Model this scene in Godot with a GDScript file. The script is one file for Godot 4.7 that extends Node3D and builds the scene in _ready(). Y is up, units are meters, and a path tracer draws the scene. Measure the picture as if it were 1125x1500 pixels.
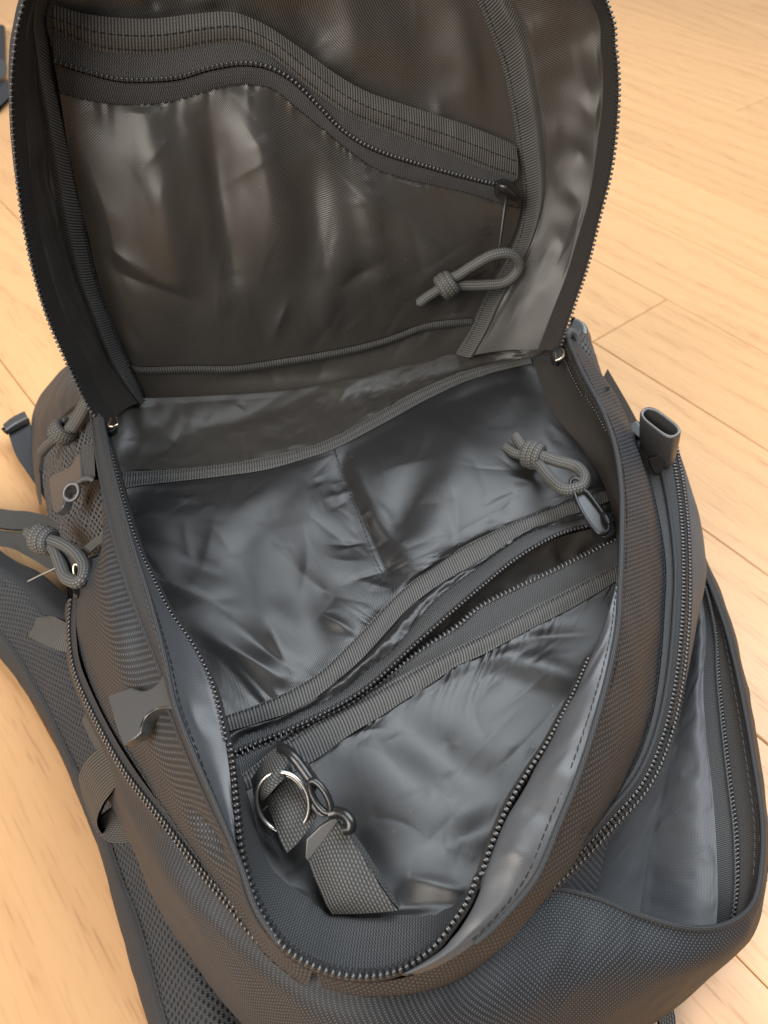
extends Node3D
# An open black backpack lying on its back on a light plank floor, seen close from above.
# Curves below are lists of points in centimetres (x, y up, z), on the floor's axes.

var bag: Node3D
var eye := Vector3(0, 0.345, 0)
var rng := RandomNumberGenerator.new()
var mats := {}
var noise := FastNoiseLite.new()

# ---------------------------------------------------------------- curves
func crv(a: Array) -> PackedVector3Array:
	var r := PackedVector3Array()
	for i in range(0, a.size(), 3):
		r.append(Vector3(a[i], a[i + 1], a[i + 2]) * 0.01)
	return r

func smooth_curve(p: PackedVector3Array, steps := 12) -> PackedVector3Array:
	if p.size() < 3:
		return p
	var r := PackedVector3Array()
	for i in p.size() - 1:
		var a := p[maxi(i - 1, 0)]
		var d := p[mini(i + 2, p.size() - 1)]
		for k in steps:
			r.append(p[i].cubic_interpolate(p[i + 1], a, d, float(k) / steps))
	r.append(p[p.size() - 1])
	return r

func length_of(p: PackedVector3Array) -> float:
	var l := 0.0
	for i in p.size() - 1:
		l += p[i].distance_to(p[i + 1])
	return l

# n points at even distances along the smooth curve
func even(p: PackedVector3Array, n: int) -> PackedVector3Array:
	var s := smooth_curve(p)
	var total := length_of(s)
	var r := PackedVector3Array()
	var i := 0
	var at := 0.0
	var seg := s[0].distance_to(s[1])
	for k in n:
		var want := total * k / (n - 1)
		while at + seg < want and i < s.size() - 2:
			at += seg
			i += 1
			seg = s[i].distance_to(s[i + 1])
		r.append(s[i].lerp(s[i + 1], clampf((want - at) / maxf(seg, 1e-9), 0, 1)))
	return r

func reach(p: PackedVector3Array, from: float, to: float, n := 40) -> PackedVector3Array:
	var e := even(p, 400)
	return even(e.slice(int(from * 399), int(to * 399) + 1), n)

func moved(p: PackedVector3Array, by: Vector3) -> PackedVector3Array:
	var r := PackedVector3Array()
	for v in p:
		r.append(v + by)
	return r

func between(a: PackedVector3Array, b: PackedVector3Array, t: float, lift := Vector3.ZERO, n := 60) -> PackedVector3Array:
	var x := even(a, n)
	var y := even(b, n)
	var r := PackedVector3Array()
	for i in n:
		r.append(x[i].lerp(y[i], t) + lift * 0.01)
	return r

# ---------------------------------------------------------------- surfaces
func grid_mesh(g: PackedVector3Array, nu: int, nv: int, o: Dictionary) -> ArrayMesh:
	# the side that counts as the outside is the one that looks up and towards the room
	var nor := normals(g, nu, nv)
	var towards: Vector3 = o.get("face", eye)
	var away := bool(o.get("dir", false))
	var sum := 0.0
	for i in range(0, g.size(), 7):
		sum += nor[i].dot(towards if away else (towards - g[i]).normalized())
	var flip := sum < 0.0
	if flip:
		for i in nor.size():
			nor[i] = -nor[i]
	var lift: float = o.get("lift", 0.0) * 0.01
	var namp: float = o.get("namp", 0.0) * 0.01
	var ramp: float = o.get("ramp", 0.0) * 0.01
	var wr: Array = o.get("wr", [])
	var pull: Array = o.get("pleats", [])   # [count, amplitude cm, side 0/1 (v), depth share]
	if lift != 0.0 or namp > 0.0 or ramp > 0.0 or wr.size() > 0 or pull.size() > 0 or o.has("creases"):
		noise.seed = int(o.get("seed", 3))
		noise.noise_type = FastNoiseLite.TYPE_SIMPLEX_SMOOTH
		noise.fractal_type = FastNoiseLite.FRACTAL_FBM
		noise.fractal_octaves = 2
		noise.frequency = 1.0
		var nf: float = o.get("nfreq", 0.5) * 100.0
		var rf: float = o.get("rfreq", 0.35) * 100.0
		var stretch: Vector3 = o.get("stretch", Vector3.ONE)
		var fade: float = o.get("fade", 0.08)
		var crease := PackedFloat32Array()
		crease.resize(nu * nv)
		if o.has("creases"):
			add_creases(g, nu, nv, crease, o)
		for v in nv:
			for u in nu:
				var i := v * nu + u
				var p := g[i]
				var fu := float(u) / (nu - 1)
				var fv := float(v) / (nv - 1)
				var e := minf(1.0, minf(fu, 1.0 - fu) / fade) * minf(1.0, minf(fv, 1.0 - fv) / fade) if fade > 0.0 else 1.0
				e = e * e * (3.0 - 2.0 * e)
				var d := crease[i]
				if namp > 0.0:
					d += noise.get_noise_3dv(p * nf * stretch) * namp * 0.75
				if ramp > 0.0:
					var q := 1.0 - absf(noise.get_noise_3dv(p * rf * stretch + Vector3(31, 7, 3))) * 2.2
					d += maxf(q, 0.0) ** 2 * ramp * 0.35
				for w in range(0, wr.size(), 8):
					var a := Vector3(wr[w], wr[w + 1], wr[w + 2]) * 0.01
					var b := Vector3(wr[w + 3], wr[w + 4], wr[w + 5]) * 0.01
					var ab := b - a
					var t := clampf((p - a).dot(ab) / ab.length_squared(), 0.0, 1.0)
					var s: float = wr[w + 6] * 0.01
					var away_from := p.distance_squared_to(a + ab * t) / (s * s)
					if away_from < 12.0:
						d += (exp(-away_from) if s > 0.0055 else exp(-1.3 * (sqrt(away_from + 0.04) - 0.2))) * wr[w + 7] * 0.0080 * (0.35 + 0.65 * sin(PI * t))
				d *= e
				if pull.size() > 0:
					var side: float = fv if int(pull[2]) == 0 else 1.0 - fv
					var f: float = fu * pull[0] + noise.get_noise_2d(fu * 9.0, 3.0) * 1.6
					d += sin(f * TAU) * pull[1] * 0.01 * exp(-side / pull[3]) * (0.55 + noise.get_noise_2d(fu * 7.0, 9.0)) * minf(1.0, minf(fu, 1.0 - fu) / 0.04)
				g[i] = p + nor[i] * (d + lift)
		nor = normals(g, nu, nv)
		if flip:
			for i in nor.size():
				nor[i] = -nor[i]
	# lengths for the weave
	var along := PackedFloat32Array()
	var across := PackedFloat32Array()
	along.resize(nu * nv)
	across.resize(nu * nv)
	var mid := nv / 2
	for u in nu:
		var l := 0.0
		if u > 0:
			l = along[mid * nu + u - 1] + g[mid * nu + u].distance_to(g[mid * nu + u - 1])
		for v in nv:
			along[v * nu + u] = l
	for u in nu:
		for v in range(1, nv):
			across[v * nu + u] = across[(v - 1) * nu + u] + g[v * nu + u].distance_to(g[(v - 1) * nu + u])
	if o.get("free_uv", false):
		for v in nv:
			for u in range(1, nu):
				along[v * nu + u] = along[v * nu + u - 1] + g[v * nu + u].distance_to(g[v * nu + u - 1])
	if o.get("centre_uv", false):
		for u in nu:
			var h := across[(nv - 1) * nu + u] * 0.5
			for v in nv:
				across[v * nu + u] -= h
	var vs := g.duplicate()
	var ns := nor.duplicate()
	var uv := PackedVector2Array()
	for i in nu * nv:
		uv.append(Vector2(across[i], along[i]) * 100.0 if o.get("turn_uv", false) else Vector2(along[i], across[i]) * 100.0)
	var ix := PackedInt32Array()
	for v in nv - 1:
		for u in nu - 1:
			quad(ix, v * nu + u, v * nu + u + 1, (v + 1) * nu + u + 1, (v + 1) * nu + u, flip)
	var thick: float = o.get("thick", 0.0) * 0.01
	if thick > 0.0:
		var base := vs.size()
		for i in nu * nv:
			vs.append(g[i] - nor[i] * thick)
			ns.append(-nor[i])
			uv.append(uv[i])
		for v in nv - 1:
			for u in nu - 1:
				quad(ix, base + v * nu + u, base + v * nu + u + 1, base + (v + 1) * nu + u + 1, base + (v + 1) * nu + u, not flip)
		var ring := PackedInt32Array()
		for u in nu - 1:
			ring.append(u)
		for v in nv - 1:
			ring.append(v * nu + nu - 1)
		for u in nu - 1:
			ring.append((nv - 1) * nu + nu - 1 - u)
		for v in nv - 1:
			ring.append((nv - 1 - v) * nu)
		for k in ring.size():
			var a := ring[k]
			var b := ring[(k + 1) % ring.size()]
			var side := (g[b] - g[a]).cross(nor[a]).normalized()
			if flip:
				side = -side
			side = -side
			var at := vs.size()
			for q in [g[a], g[b], g[b] - nor[b] * thick, g[a] - nor[a] * thick]:
				vs.append(q)
				ns.append(side)
			for q in [uv[a], uv[b], uv[b] + Vector2(0.1, 0.1), uv[a] + Vector2(0.1, 0.1)]:
				uv.append(q)
			quad(ix, at + 1, at, at + 3, at + 2, flip)
	return commit(vs, ns, uv, ix)

# creases: [how many, share of the longest, amplitude cm, main direction in turns, spread in turns]
func add_creases(g: PackedVector3Array, nu: int, nv: int, d: PackedFloat32Array, o: Dictionary) -> void:
	var c: Array = o.creases
	var r := RandomNumberGenerator.new()
	r.seed = int(o.get("seed", 3)) + 100
	var du := g[nv / 2 * nu].distance_to(g[nv / 2 * nu + nu - 1]) / (nu - 1)
	var dv := g[nu / 2].distance_to(g[(nv - 1) * nu + nu / 2]) / (nv - 1)
	for k in int(c[0]):
		var cu := r.randi_range(4, nu - 5)
		var cv := r.randi_range(3, nv - 4)
		var a: float = TAU * (c[3] + r.randfn(0.0, c[4]))
		var size := r.randf()
		var half: float = lerpf(0.3, c[1], size * size) * 0.01
		var s := lerpf(0.10, 0.34, r.randf() * (0.4 + 0.6 * size)) * 0.01
		var amp: float = c[2] * 0.01 * r.randf_range(0.3, 1.0) * (1.0 if r.randf() < 0.5 else -0.9) * (s / 0.002)
		var dir := Vector2(cos(a), sin(a))
		var bend := r.randf_range(-0.5, 0.5) / half
		var ru := int((absf(dir.x) * half + 7.0 * s) / du) + 2
		var rv := int((absf(dir.y) * half + 7.0 * s) / dv) + 2
		for v in range(maxi(0, cv - rv), mini(nv, cv + rv + 1)):
			for u in range(maxi(0, cu - ru), mini(nu, cu + ru + 1)):
				var q := Vector2((u - cu) * du, (v - cv) * dv)
				var t := q.dot(dir)
				if absf(t) > half:
					continue
				var w := q.dot(Vector2(-dir.y, dir.x)) - bend * t * t * 0.5
				# steep on one side, soft on the other
				var ss := s if w < 0.0 else s * 1.9
				d[v * nu + u] += amp * exp(-(sqrt(w * w + 0.03 * ss * ss) - 0.173 * ss) * 1.25 / ss) * cos(t / half * PI * 0.5) ** 2

func quad(ix: PackedInt32Array, a: int, b: int, c: int, d: int, flip: bool) -> void:
	if flip:
		ix.append_array(PackedInt32Array([a, b, c, a, c, d]))
	else:
		ix.append_array(PackedInt32Array([a, c, b, a, d, c]))

func commit(vs: PackedVector3Array, ns: PackedVector3Array, uv: PackedVector2Array, ix: PackedInt32Array) -> ArrayMesh:
	var arr := []
	arr.resize(Mesh.ARRAY_MAX)
	arr[Mesh.ARRAY_VERTEX] = vs
	arr[Mesh.ARRAY_NORMAL] = ns
	arr[Mesh.ARRAY_TEX_UV] = uv
	arr[Mesh.ARRAY_INDEX] = ix
	var am := ArrayMesh.new()
	am.add_surface_from_arrays(Mesh.PRIMITIVE_TRIANGLES, arr)
	var st := SurfaceTool.new()
	st.create_from(am, 0)
	st.generate_tangents()
	return st.commit()

func normals(g: PackedVector3Array, nu: int, nv: int) -> PackedVector3Array:
	var r := PackedVector3Array()
	r.resize(g.size())
	for v in nv:
		for u in nu:
			var a := g[v * nu + mini(u + 1, nu - 1)] - g[v * nu + maxi(u - 1, 0)]
			var b := g[mini(v + 1, nv - 1) * nu + u] - g[maxi(v - 1, 0) * nu + u]
			var n := a.cross(b)
			r[v * nu + u] = n.normalized() if n.length_squared() > 1e-18 else (r[v * nu + u - 1] if u > 0 else Vector3.UP)
	return r

# a sheet of cloth through a list of rails
func sheet(rails: Array, nu: int, nv: int, o := {}) -> ArrayMesh:
	var rs := []
	for r in rails:
		rs.append(even(r, nu))
	var g := PackedVector3Array()
	g.resize(nu * nv)
	for u in nu:
		for v in nv:
			var f := float(v) / (nv - 1) * (rs.size() - 1)
			var k := mini(int(f), rs.size() - 2)
			var a: Vector3 = rs[k][u]
			var b: Vector3 = rs[k + 1][u]
			var p: Vector3 = rs[maxi(k - 1, 0)][u] if k > 0 else a * 2.0 - b
			var q: Vector3 = rs[k + 2][u] if k + 2 < rs.size() else b * 2.0 - a
			g[v * nu + u] = a.cubic_interpolate(b, p, q, f - k)
	return grid_mesh(g, nu, nv, o)

func tube(path: PackedVector3Array, r: float, o := {}) -> ArrayMesh:
	var n: int = o.get("n", maxi(8, int(length_of(path) / r * 1.6)))
	var sides: int = o.get("sides", 12)
	var c := even(path, n)
	var vs := PackedVector3Array()
	var ns := PackedVector3Array()
	var uv := PackedVector2Array()
	var ix := PackedInt32Array()
	var t0 := (c[1] - c[0]).normalized()
	var up := t0.cross(Vector3(0.31, 0.83, 0.47)).normalized()
	var flat: float = o.get("flat", 1.0)
	var taper: bool = o.get("round", true)
	var l := 0.0
	for i in n:
		var t := (c[mini(i + 1, n - 1)] - c[maxi(i - 1, 0)]).normalized()
		up = (up - t * up.dot(t)).normalized()
		var side := t.cross(up)
		if i > 0:
			l += c[i].distance_to(c[i - 1])
		var rr := r
		if taper and (i == 0 or i == n - 1):
			rr = r * 0.55
		for k in sides + 1:
			var a := TAU * k / sides
			var d := up * cos(a) + side * sin(a) * flat
			vs.append(c[i] + d * rr)
			ns.append((up * cos(a) * flat + side * sin(a)).normalized())
			uv.append(Vector2(float(k) / sides * TAU * r * 100.0, l * 100.0))
	for i in n - 1:
		for k in sides:
			var q := i * (sides + 1) + k
			quad(ix, q, q + 1, q + sides + 2, q + sides + 1, false)
	for e in [0, n - 1]:
		var m := vs.size()
		var t := (c[1] - c[0]).normalized() * (-1.0) if e == 0 else (c[n - 1] - c[n - 2]).normalized()
		vs.append(c[e] + t * r * 0.3)
		ns.append(t)
		uv.append(Vector2.ZERO)
		for k in sides:
			var q: int = e * (sides + 1) + k
			ix.append_array(PackedInt32Array([m, q, q + 1]) if e == 0 else PackedInt32Array([m, q + 1, q]))
	return commit(vs, ns, uv, ix)

# a flat moulded plate: an outline of points, given thickness and a rounded edge
func plate(outline: PackedVector3Array, thick: float, bevel := 0.04, smooth := true) -> ArrayMesh:
	var p := PackedVector3Array()
	var src := outline.duplicate()
	if smooth:
		src.append(outline[0])
		p = even(src, 64)
		p.resize(63)
	else:
		p = src
	var c := Vector3.ZERO
	for v in p:
		c += v
	c /= p.size()
	var n := Vector3.ZERO
	for i in p.size():
		n += (p[i] - c).cross(p[(i + 1) % p.size()] - c)
	n = n.normalized()
	if n.dot(eye - c) < 0:
		n = -n
	var x := (p[0] - c).slide(n).normalized()
	var y := n.cross(x)
	var flat := PackedVector2Array()
	for v in p:
		flat.append(Vector2((v - c).dot(x), (v - c).dot(y)))
	if Geometry2D.is_polygon_clockwise(flat):
		flat.reverse()
		p.reverse()
	var m := p.size()
	for i in m:
		p[i] -= n * (p[i] - c).dot(n)
	var th := thick * 0.01
	var bv := bevel * 0.01
	# rings from the underside up over the rounded edge to the flat top
	var out := PackedVector3Array()
	for i in m:
		var t := (p[(i + 1) % m] - p[(i - 1 + m) % m]).normalized()
		out.append(t.cross(n).normalized())
	var vs := PackedVector3Array()
	var ns := PackedVector3Array()
	var uv := PackedVector2Array()
	var ix := PackedInt32Array()
	var rings := [[-th, 0.0, 0.0], [-bv, 0.0, 0.0], [-bv * 0.3, bv * 0.3, 0.7], [0.0, bv, 1.0]]
	for k in 4:
		for i in m:
			var q: Vector3 = p[i] + n * rings[k][0] - out[i] * rings[k][1]
			vs.append(q)
			ns.append((out[i] * (1.0 - rings[k][2]) + n * rings[k][2]).normalized())
			uv.append(Vector2((q - c).dot(x), (q - c).dot(y)) * 100.0)
	for k in 3:
		for i in m:
			var i2 := (i + 1) % m
			quad(ix, k * m + i, k * m + i2, (k + 1) * m + i2, (k + 1) * m + i, false)
	var tri := Geometry2D.triangulate_polygon(flat)
	for i in range(0, tri.size(), 3):
		ix.append_array(PackedInt32Array([3 * m + tri[i], 3 * m + tri[i + 2], 3 * m + tri[i + 1]]))
	var under := vs.size()
	for i in m:
		vs.append(p[i] - n * th)
		ns.append(-n)
		uv.append(uv[i])
	for i in range(0, tri.size(), 3):
		ix.append_array(PackedInt32Array([under + tri[i], under + tri[i + 1], under + tri[i + 2]]))
	return commit(vs, ns, uv, ix)

func box(size: Vector3, bevel := 0.0) -> ArrayMesh:
	var h := size * 0.5
	var st := SurfaceTool.new()
	st.begin(Mesh.PRIMITIVE_TRIANGLES)
	st.set_smooth_group(1 if bevel > 0.0 else -1)
	var pts := {}
	for sx in [-1, 1]:
		for sy in [-1, 1]:
			for sz in [-1, 1]:
				var s := Vector3(sx, sy, sz)
				pts[s] = [Vector3(h.x, h.y - bevel, h.z - bevel) * s, Vector3(h.x - bevel, h.y, h.z - bevel) * s, Vector3(h.x - bevel, h.y - bevel, h.z) * s]
	var faces := []
	for ax in 3:
		var b := (ax + 1) % 3
		var d := (ax + 2) % 3
		for s in [-1, 1]:
			var loop := []
			for q in [[-1, -1], [1, -1], [1, 1], [-1, 1]]:
				var k := Vector3.ZERO
				k[ax] = s
				k[b] = q[0]
				k[d] = q[1]
				loop.append(pts[k][ax])
			faces.append(loop)
		if bevel > 0.0:
			for s in [-1, 1]:
				for t in [-1, 1]:
					var k0 := Vector3.ZERO
					k0[b] = s
					k0[d] = t
					var k1 := k0
					k0[ax] = -1
					k1[ax] = 1
					faces.append([pts[k0][b], pts[k1][b], pts[k1][d], pts[k0][d]])
	if bevel > 0.0:
		for k in pts:
			faces.append(pts[k])
	for f in faces:
		var n: Vector3 = (f[1] - f[0]).cross(f[2] - f[0])
		var c: Vector3 = (f[0] + f[2]) * 0.5
		var order := range(f.size()) if n.dot(c) < 0 else range(f.size() - 1, -1, -1)
		var l := []
		for i in order:
			l.append(f[i])
		for i in range(1, l.size() - 1):
			for q in [l[0], l[i], l[i + 1]]:
				st.set_uv(Vector2(q.x + q.z * 0.3, q.y + q.z) * 100.0)
				st.add_vertex(q)
	st.generate_normals()
	st.generate_tangents()
	return st.commit()

# ---------------------------------------------------------------- nodes
func part(parent: Node3D, called: String, m: Mesh, material: Material, kind := "") -> MeshInstance3D:
	var o := MeshInstance3D.new()
	o.name = numbered(parent, called)
	o.mesh = m
	o.material_override = material
	if kind:
		o.set_meta("kind", kind)
	parent.add_child(o, true)
	if parent == bag:
		o.position = -bag.position
	return o

func numbered(parent: Node, called: String) -> String:
	if not parent.has_node(called):
		return called
	var k := 1
	while parent.has_node("%s_%03d" % [called, k]):
		k += 1
	return "%s_%03d" % [called, k]

func many(parent: Node3D, called: String, m: Mesh, material: Material, places: Array) -> void:
	var mm := MultiMesh.new()
	mm.transform_format = MultiMesh.TRANSFORM_3D
	mm.mesh = m
	mm.instance_count = places.size()
	for i in places.size():
		mm.set_instance_transform(i, places[i])
	var o := MultiMeshInstance3D.new()
	o.name = numbered(parent, called)
	o.multimesh = mm
	o.material_override = material
	o.set_meta("kind", "stuff")
	parent.add_child(o, true)
	if parent == bag:
		o.position = -bag.position

# teeth or stitches along a curve; side is a second curve that gives the tape's direction
func along(path: PackedVector3Array, side: PackedVector3Array, pitch: float, shift := 0.0, tilt := 0.0, lift := 0.0, jitter := 0.0) -> Array:
	var n := maxi(2, int(length_of(smooth_curve(path)) / (pitch * 0.01)))
	var a := even(path, n + 1)
	var b := even(side, n + 1)
	var r := []
	for i in n:
		var t := (a[i + 1] - a[i]).normalized()
		var s := (b[i] - a[i]).slide(t).normalized()
		var up := t.cross(s)
		if up.dot(eye - a[i]) < 0:
			up = -up
		var bs := Basis(t, up, s)
		if bs.determinant() < 0:
			bs = Basis(-t, up, s)
		bs = bs.rotated(up, tilt + rng.randf_range(-jitter, jitter))
		r.append(Transform3D(bs, a[i] + s * shift * 0.01 + up * lift * 0.01))
	return r

func stitches(parent: Node3D, path: PackedVector3Array, side: PackedVector3Array, m: Material, pitch := 0.3, lift := 0.012, shift := 0.0, r := 0.016) -> void:
	var c := CapsuleMesh.new()
	c.radius = r * 0.01
	c.height = pitch * 0.0072
	c.radial_segments = 6
	c.rings = 2
	var st := SurfaceTool.new()
	st.append_from(c, 0, Transform3D(Basis(Vector3(0, 0, 1), PI / 2), Vector3.ZERO))
	many(parent, "stitching", st.commit(), m, along(path, side, pitch, shift, 0.1, lift, 0.12))

# loose fibres caught on the cloth
func lint(o: MeshInstance3D, count: int, seed_of: int) -> void:
	var r := RandomNumberGenerator.new()
	r.seed = seed_of
	var arrays := o.mesh.surface_get_arrays(0)
	var vs: PackedVector3Array = arrays[Mesh.ARRAY_VERTEX]
	var ns: PackedVector3Array = arrays[Mesh.ARRAY_NORMAL]
	var fibre := tube(PackedVector3Array([Vector3(-0.0012, 0, 0), Vector3(-0.0004, 0.0001, 0.0003), Vector3(0.0005, 0.0001, 0.0001), Vector3(0.0011, 0, -0.0004)]), 0.000055, {"n": 8, "sides": 4})
	var places := []
	for k in count:
		var i := r.randi() % vs.size()
		var n := ns[i]
		var x := n.cross(Vector3(r.randfn(), r.randfn(), r.randfn())).normalized()
		var s := r.randf_range(0.15, 0.6)
		places.append(Transform3D(Basis(x, n, x.cross(n)).scaled_local(Vector3(s, s, s)), vs[i] + n * 0.00012))
	many(o, "lint", fibre, mats.pale_thread, places)

func teeth(parent: Node3D, path: PackedVector3Array, side: PackedVector3Array, o := {}) -> void:
	var t := box(Vector3(o.get("w", 0.11), o.get("h", 0.13), o.get("l", 0.30)) * 0.01, 0.0003)
	many(parent, "zipper_teeth", t, mats.tooth, along(path, side, o.get("pitch", 0.185), o.get("shift", 0.02), o.get("tilt", 0.0), o.get("lift", 0.02), 0.04))

# ---------------------------------------------------------------- materials
func weave(w: int, h: int, f: Callable, deep: float, low: float) -> Array:
	var hs := PackedFloat32Array()
	hs.resize(w * h)
	for y in h:
		for x in w:
			hs[y * w + x] = f.call((x + 0.5) / w, (y + 0.5) / h)
	var col := Image.create(w, h, false, Image.FORMAT_RGB8)
	var nrm := Image.create(w, h, false, Image.FORMAT_RGB8)
	for y in h:
		for x in w:
			var c := clampf(lerpf(low, 1.0, hs[y * w + x]), 0, 1)
			col.set_pixel(x, y, Color(c, c, c))
			var dx := hs[y * w + (x + 1) % w] - hs[y * w + (x - 1 + w) % w]
			var dy := hs[((y + 1) % h) * w + x] - hs[((y - 1 + h) % h) * w + x]
			var n := Vector3(-dx * deep * w / 64.0, dy * deep * h / 64.0, 1.0).normalized()
			nrm.set_pixel(x, y, Color(n.x * 0.5 + 0.5, n.y * 0.5 + 0.5, n.z * 0.5 + 0.5))
	return [ImageTexture.create_from_image(col), ImageTexture.create_from_image(nrm)]

func cloth(called: String, base: Color, rough: float, tex: Array, tile: Vector2, bump := 1.0, spec := 0.5) -> StandardMaterial3D:
	var m := StandardMaterial3D.new()
	m.resource_name = called
	m.albedo_color = base.linear_to_srgb()
	m.roughness = rough
	m.metallic_specular = spec
	m.cull_mode = BaseMaterial3D.CULL_DISABLED
	if tex.size() > 0:
		m.albedo_texture = tex[0]
		m.normal_enabled = true
		m.normal_texture = tex[1]
		m.normal_scale = bump
		m.uv1_scale = Vector3(1.0 / tile.x, 1.0 / tile.y, 1)
	return m

func make_materials() -> void:
	var n1 := FastNoiseLite.new()
	n1.seed = 11
	n1.frequency = 1.0
	var twill := weave(64, 64, func(u, v): return 0.5 + 0.5 * sin(TAU * 4.0 * (u + v)) * (0.65 + 0.35 * sin(TAU * 8.0 * (u - v))), 0.5, 0.15)
	var plain := weave(64, 64, func(u, v): return 0.5 + 0.25 * sin(TAU * 8.0 * u) + 0.25 * sin(TAU * 8.0 * v), 0.22, 0.6)
	var oxford := weave(128, 128, func(u, v):
		var x: float = u * 4.0
		var y: float = v * 4.0
		var fx := (x - floorf(x)) * 2.0 - 1.0
		var fy := (y - floorf(y)) * 2.0 - 1.0
		if (int(x) + int(y)) % 2 == 0:
			return sqrt(maxf(0.0, 1.0 - fx * fx * 0.95)) * (1.0 - 0.45 * fy * fy)
		return 0.62 * sqrt(maxf(0.0, 1.0 - fy * fy * 0.95)) * (1.0 - 0.5 * fx * fx), 0.8, 0.02)
	var ribs := weave(64, 64, func(u, v): return absf(sin(PI * 8.0 * u)) ** 0.7 * (0.95 + 0.05 * sin(TAU * 8.0 * v)), 0.6, 0.12)
	var webbing := weave(128, 128, func(u, v):
		var row: float = floorf(v * 8.0)
		var fv: float = v * 8.0 - row
		var fu: float = u * 4.0 + 0.5 * fmod(row, 2.0)
		fu = fu - floorf(fu)
		return sqrt(sin(PI * fv)) * (0.40 + 0.60 * sqrt(sin(PI * fu))), 0.8, 0.08)
	var knit := weave(128, 128, func(u, v):
		var cx: float = v * 6.0
		var k := absf(cx - floorf(cx) - 0.5) * 2.0
		return clampf(0.5 + 0.38 * sin(TAU * (10.0 * u + 0.55 * k)) * (0.5 + 0.5 * k) + 0.3 * n1.get_noise_2d(u * 40.0, v * 40.0), 0, 1), 0.6, 0.05)
	var holes := weave(128, 128, func(u, v):
		var best := 9.0
		for k in [[0.25, 0.25], [0.75, 0.75], [1.25, 0.25], [-0.25, 0.75], [0.25, 1.25], [0.75, -0.25]]:
			best = minf(best, Vector2((u - k[0]) * 1.0, (v - k[1]) * 1.15).length())
		var e := smoothstep(0.17, 0.29, best)
		return e * (0.72 + 0.28 * sin(TAU * 9.0 * (u + 0.6 * v)) * sin(TAU * 5.0 * v)), 0.8, 0.07)
	var pad := weave(128, 128, func(u, v):
		var x: float = u * 4.0
		var y: float = v * 4.0 + 0.5 * fmod(floorf(x), 2.0)
		var d := Vector2((x - floorf(x) - 0.5) * 1.1, (y - floorf(y) - 0.5) * 0.9).length()
		return smoothstep(0.12, 0.42, d) * (0.8 + 0.2 * sin(TAU * 16.0 * (u - v))), 0.7, 0.22)
	var braid := weave(128, 64, func(u, v):
		var cx: float = u * 4.0
		var k := absf(cx - floorf(cx) - 0.5) * 2.0
		var rib := sqrt(maxf(0.0, 1.0 - k * k))
		return clampf(0.05 + 0.95 * rib * (0.66 + 0.34 * sin(TAU * (4.0 * v + 0.35 * (k if int(cx) % 2 == 0 else -k)))), 0, 1), 0.9, 0.28)
	var grain := weave(256, 256, func(u, v): return clampf(0.5 + 0.5 * (n1.get_noise_2d(u * 90.0, v * 90.0) + n1.get_noise_2d(u * 37.0, v * 37.0 + 50.0) * 0.6), 0, 1), 0.10, 0.8)
	mats.lining = cloth("lining", Color(0.044, 0.043, 0.045), 0.31, twill, Vector2(0.27, 0.27), 1.3, 0.50)
	mats.flap_lining = cloth("flap_lining", Color(0.098, 0.090, 0.082), 0.34, twill, Vector2(0.36, 0.36), 1.2, 0.54)
	mats.smooth = cloth("smooth_lining", Color(0.086, 0.088, 0.094), 0.42, plain, Vector2(0.42, 0.42), 1.3, 0.5)
	mats.grey = cloth("grey_lining", Color(0.118, 0.121, 0.130), 0.54, plain, Vector2(0.42, 0.42), 1.3, 0.38)
	mats.nylon = cloth("nylon", Color(0.050, 0.053, 0.060), 0.55, plain, Vector2(0.42, 0.42), 1.0, 0.4)
	mats.oxford = cloth("oxford", Color(0.070, 0.077, 0.089), 0.54, oxford, Vector2(0.44, 0.44), 1.7, 0.42)
	mats.canvas = cloth("canvas", Color(0.070, 0.077, 0.090), 0.55, oxford, Vector2(0.34, 0.34), 1.6, 0.40)
	mats.ribs = cloth("grosgrain", Color(0.098, 0.097, 0.094), 0.6, ribs, Vector2(0.88, 0.88), 1.4, 0.4)
	mats.webbing = cloth("webbing", Color(0.088, 0.088, 0.085), 0.6, webbing, Vector2(0.50, 0.80), 1.4, 0.4)
	mats.knit = cloth("zip_tape", Color(0.128, 0.130, 0.136), 0.65, knit, Vector2(0.80, 0.80), 1.4, 0.4)
	mats.plush = cloth("plush_tape", Color(0.100, 0.090, 0.083), 0.75, knit, Vector2(0.66, 0.66), 1.2, 0.3)
	mats.holes = cloth("air_mesh", Color(0.125, 0.130, 0.140), 0.6, holes, Vector2(0.44, 0.40), 1.3, 0.4)
	mats.pad = cloth("pad_mesh", Color(0.058, 0.062, 0.070), 0.65, pad, Vector2(0.95, 0.88), 1.2, 0.4)
	mats.band = cloth("edge_tape", Color(0.092, 0.095, 0.103), 0.65, knit, Vector2(0.6, 1.0), 1.1, 0.4)
	mats.cord = cloth("cord", Color(0.150, 0.149, 0.143), 0.55, braid, Vector2(0.50, 0.40), 1.5, 0.42)
	mats.plastic = cloth("plastic", Color(0.058, 0.057, 0.057), 0.38, grain, Vector2(1.4, 1.4), 1.0, 0.6)
	mats.shiny = cloth("moulded_plastic", Color(0.014, 0.014, 0.015), 0.28, grain, Vector2(2.5, 2.5), 0.4, 0.5)
	mats.tooth = cloth("tooth", Color(0.026, 0.026, 0.027), 0.24, [], Vector2.ONE, 0.0, 0.6)
	mats.thread = cloth("thread", Color(0.060, 0.058, 0.055), 0.6, [], Vector2.ONE, 0.0, 0.4)
	mats.dark_thread = cloth("dark_thread", Color(0.012, 0.012, 0.012), 0.6, [], Vector2.ONE, 0.0, 0.3)
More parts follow.
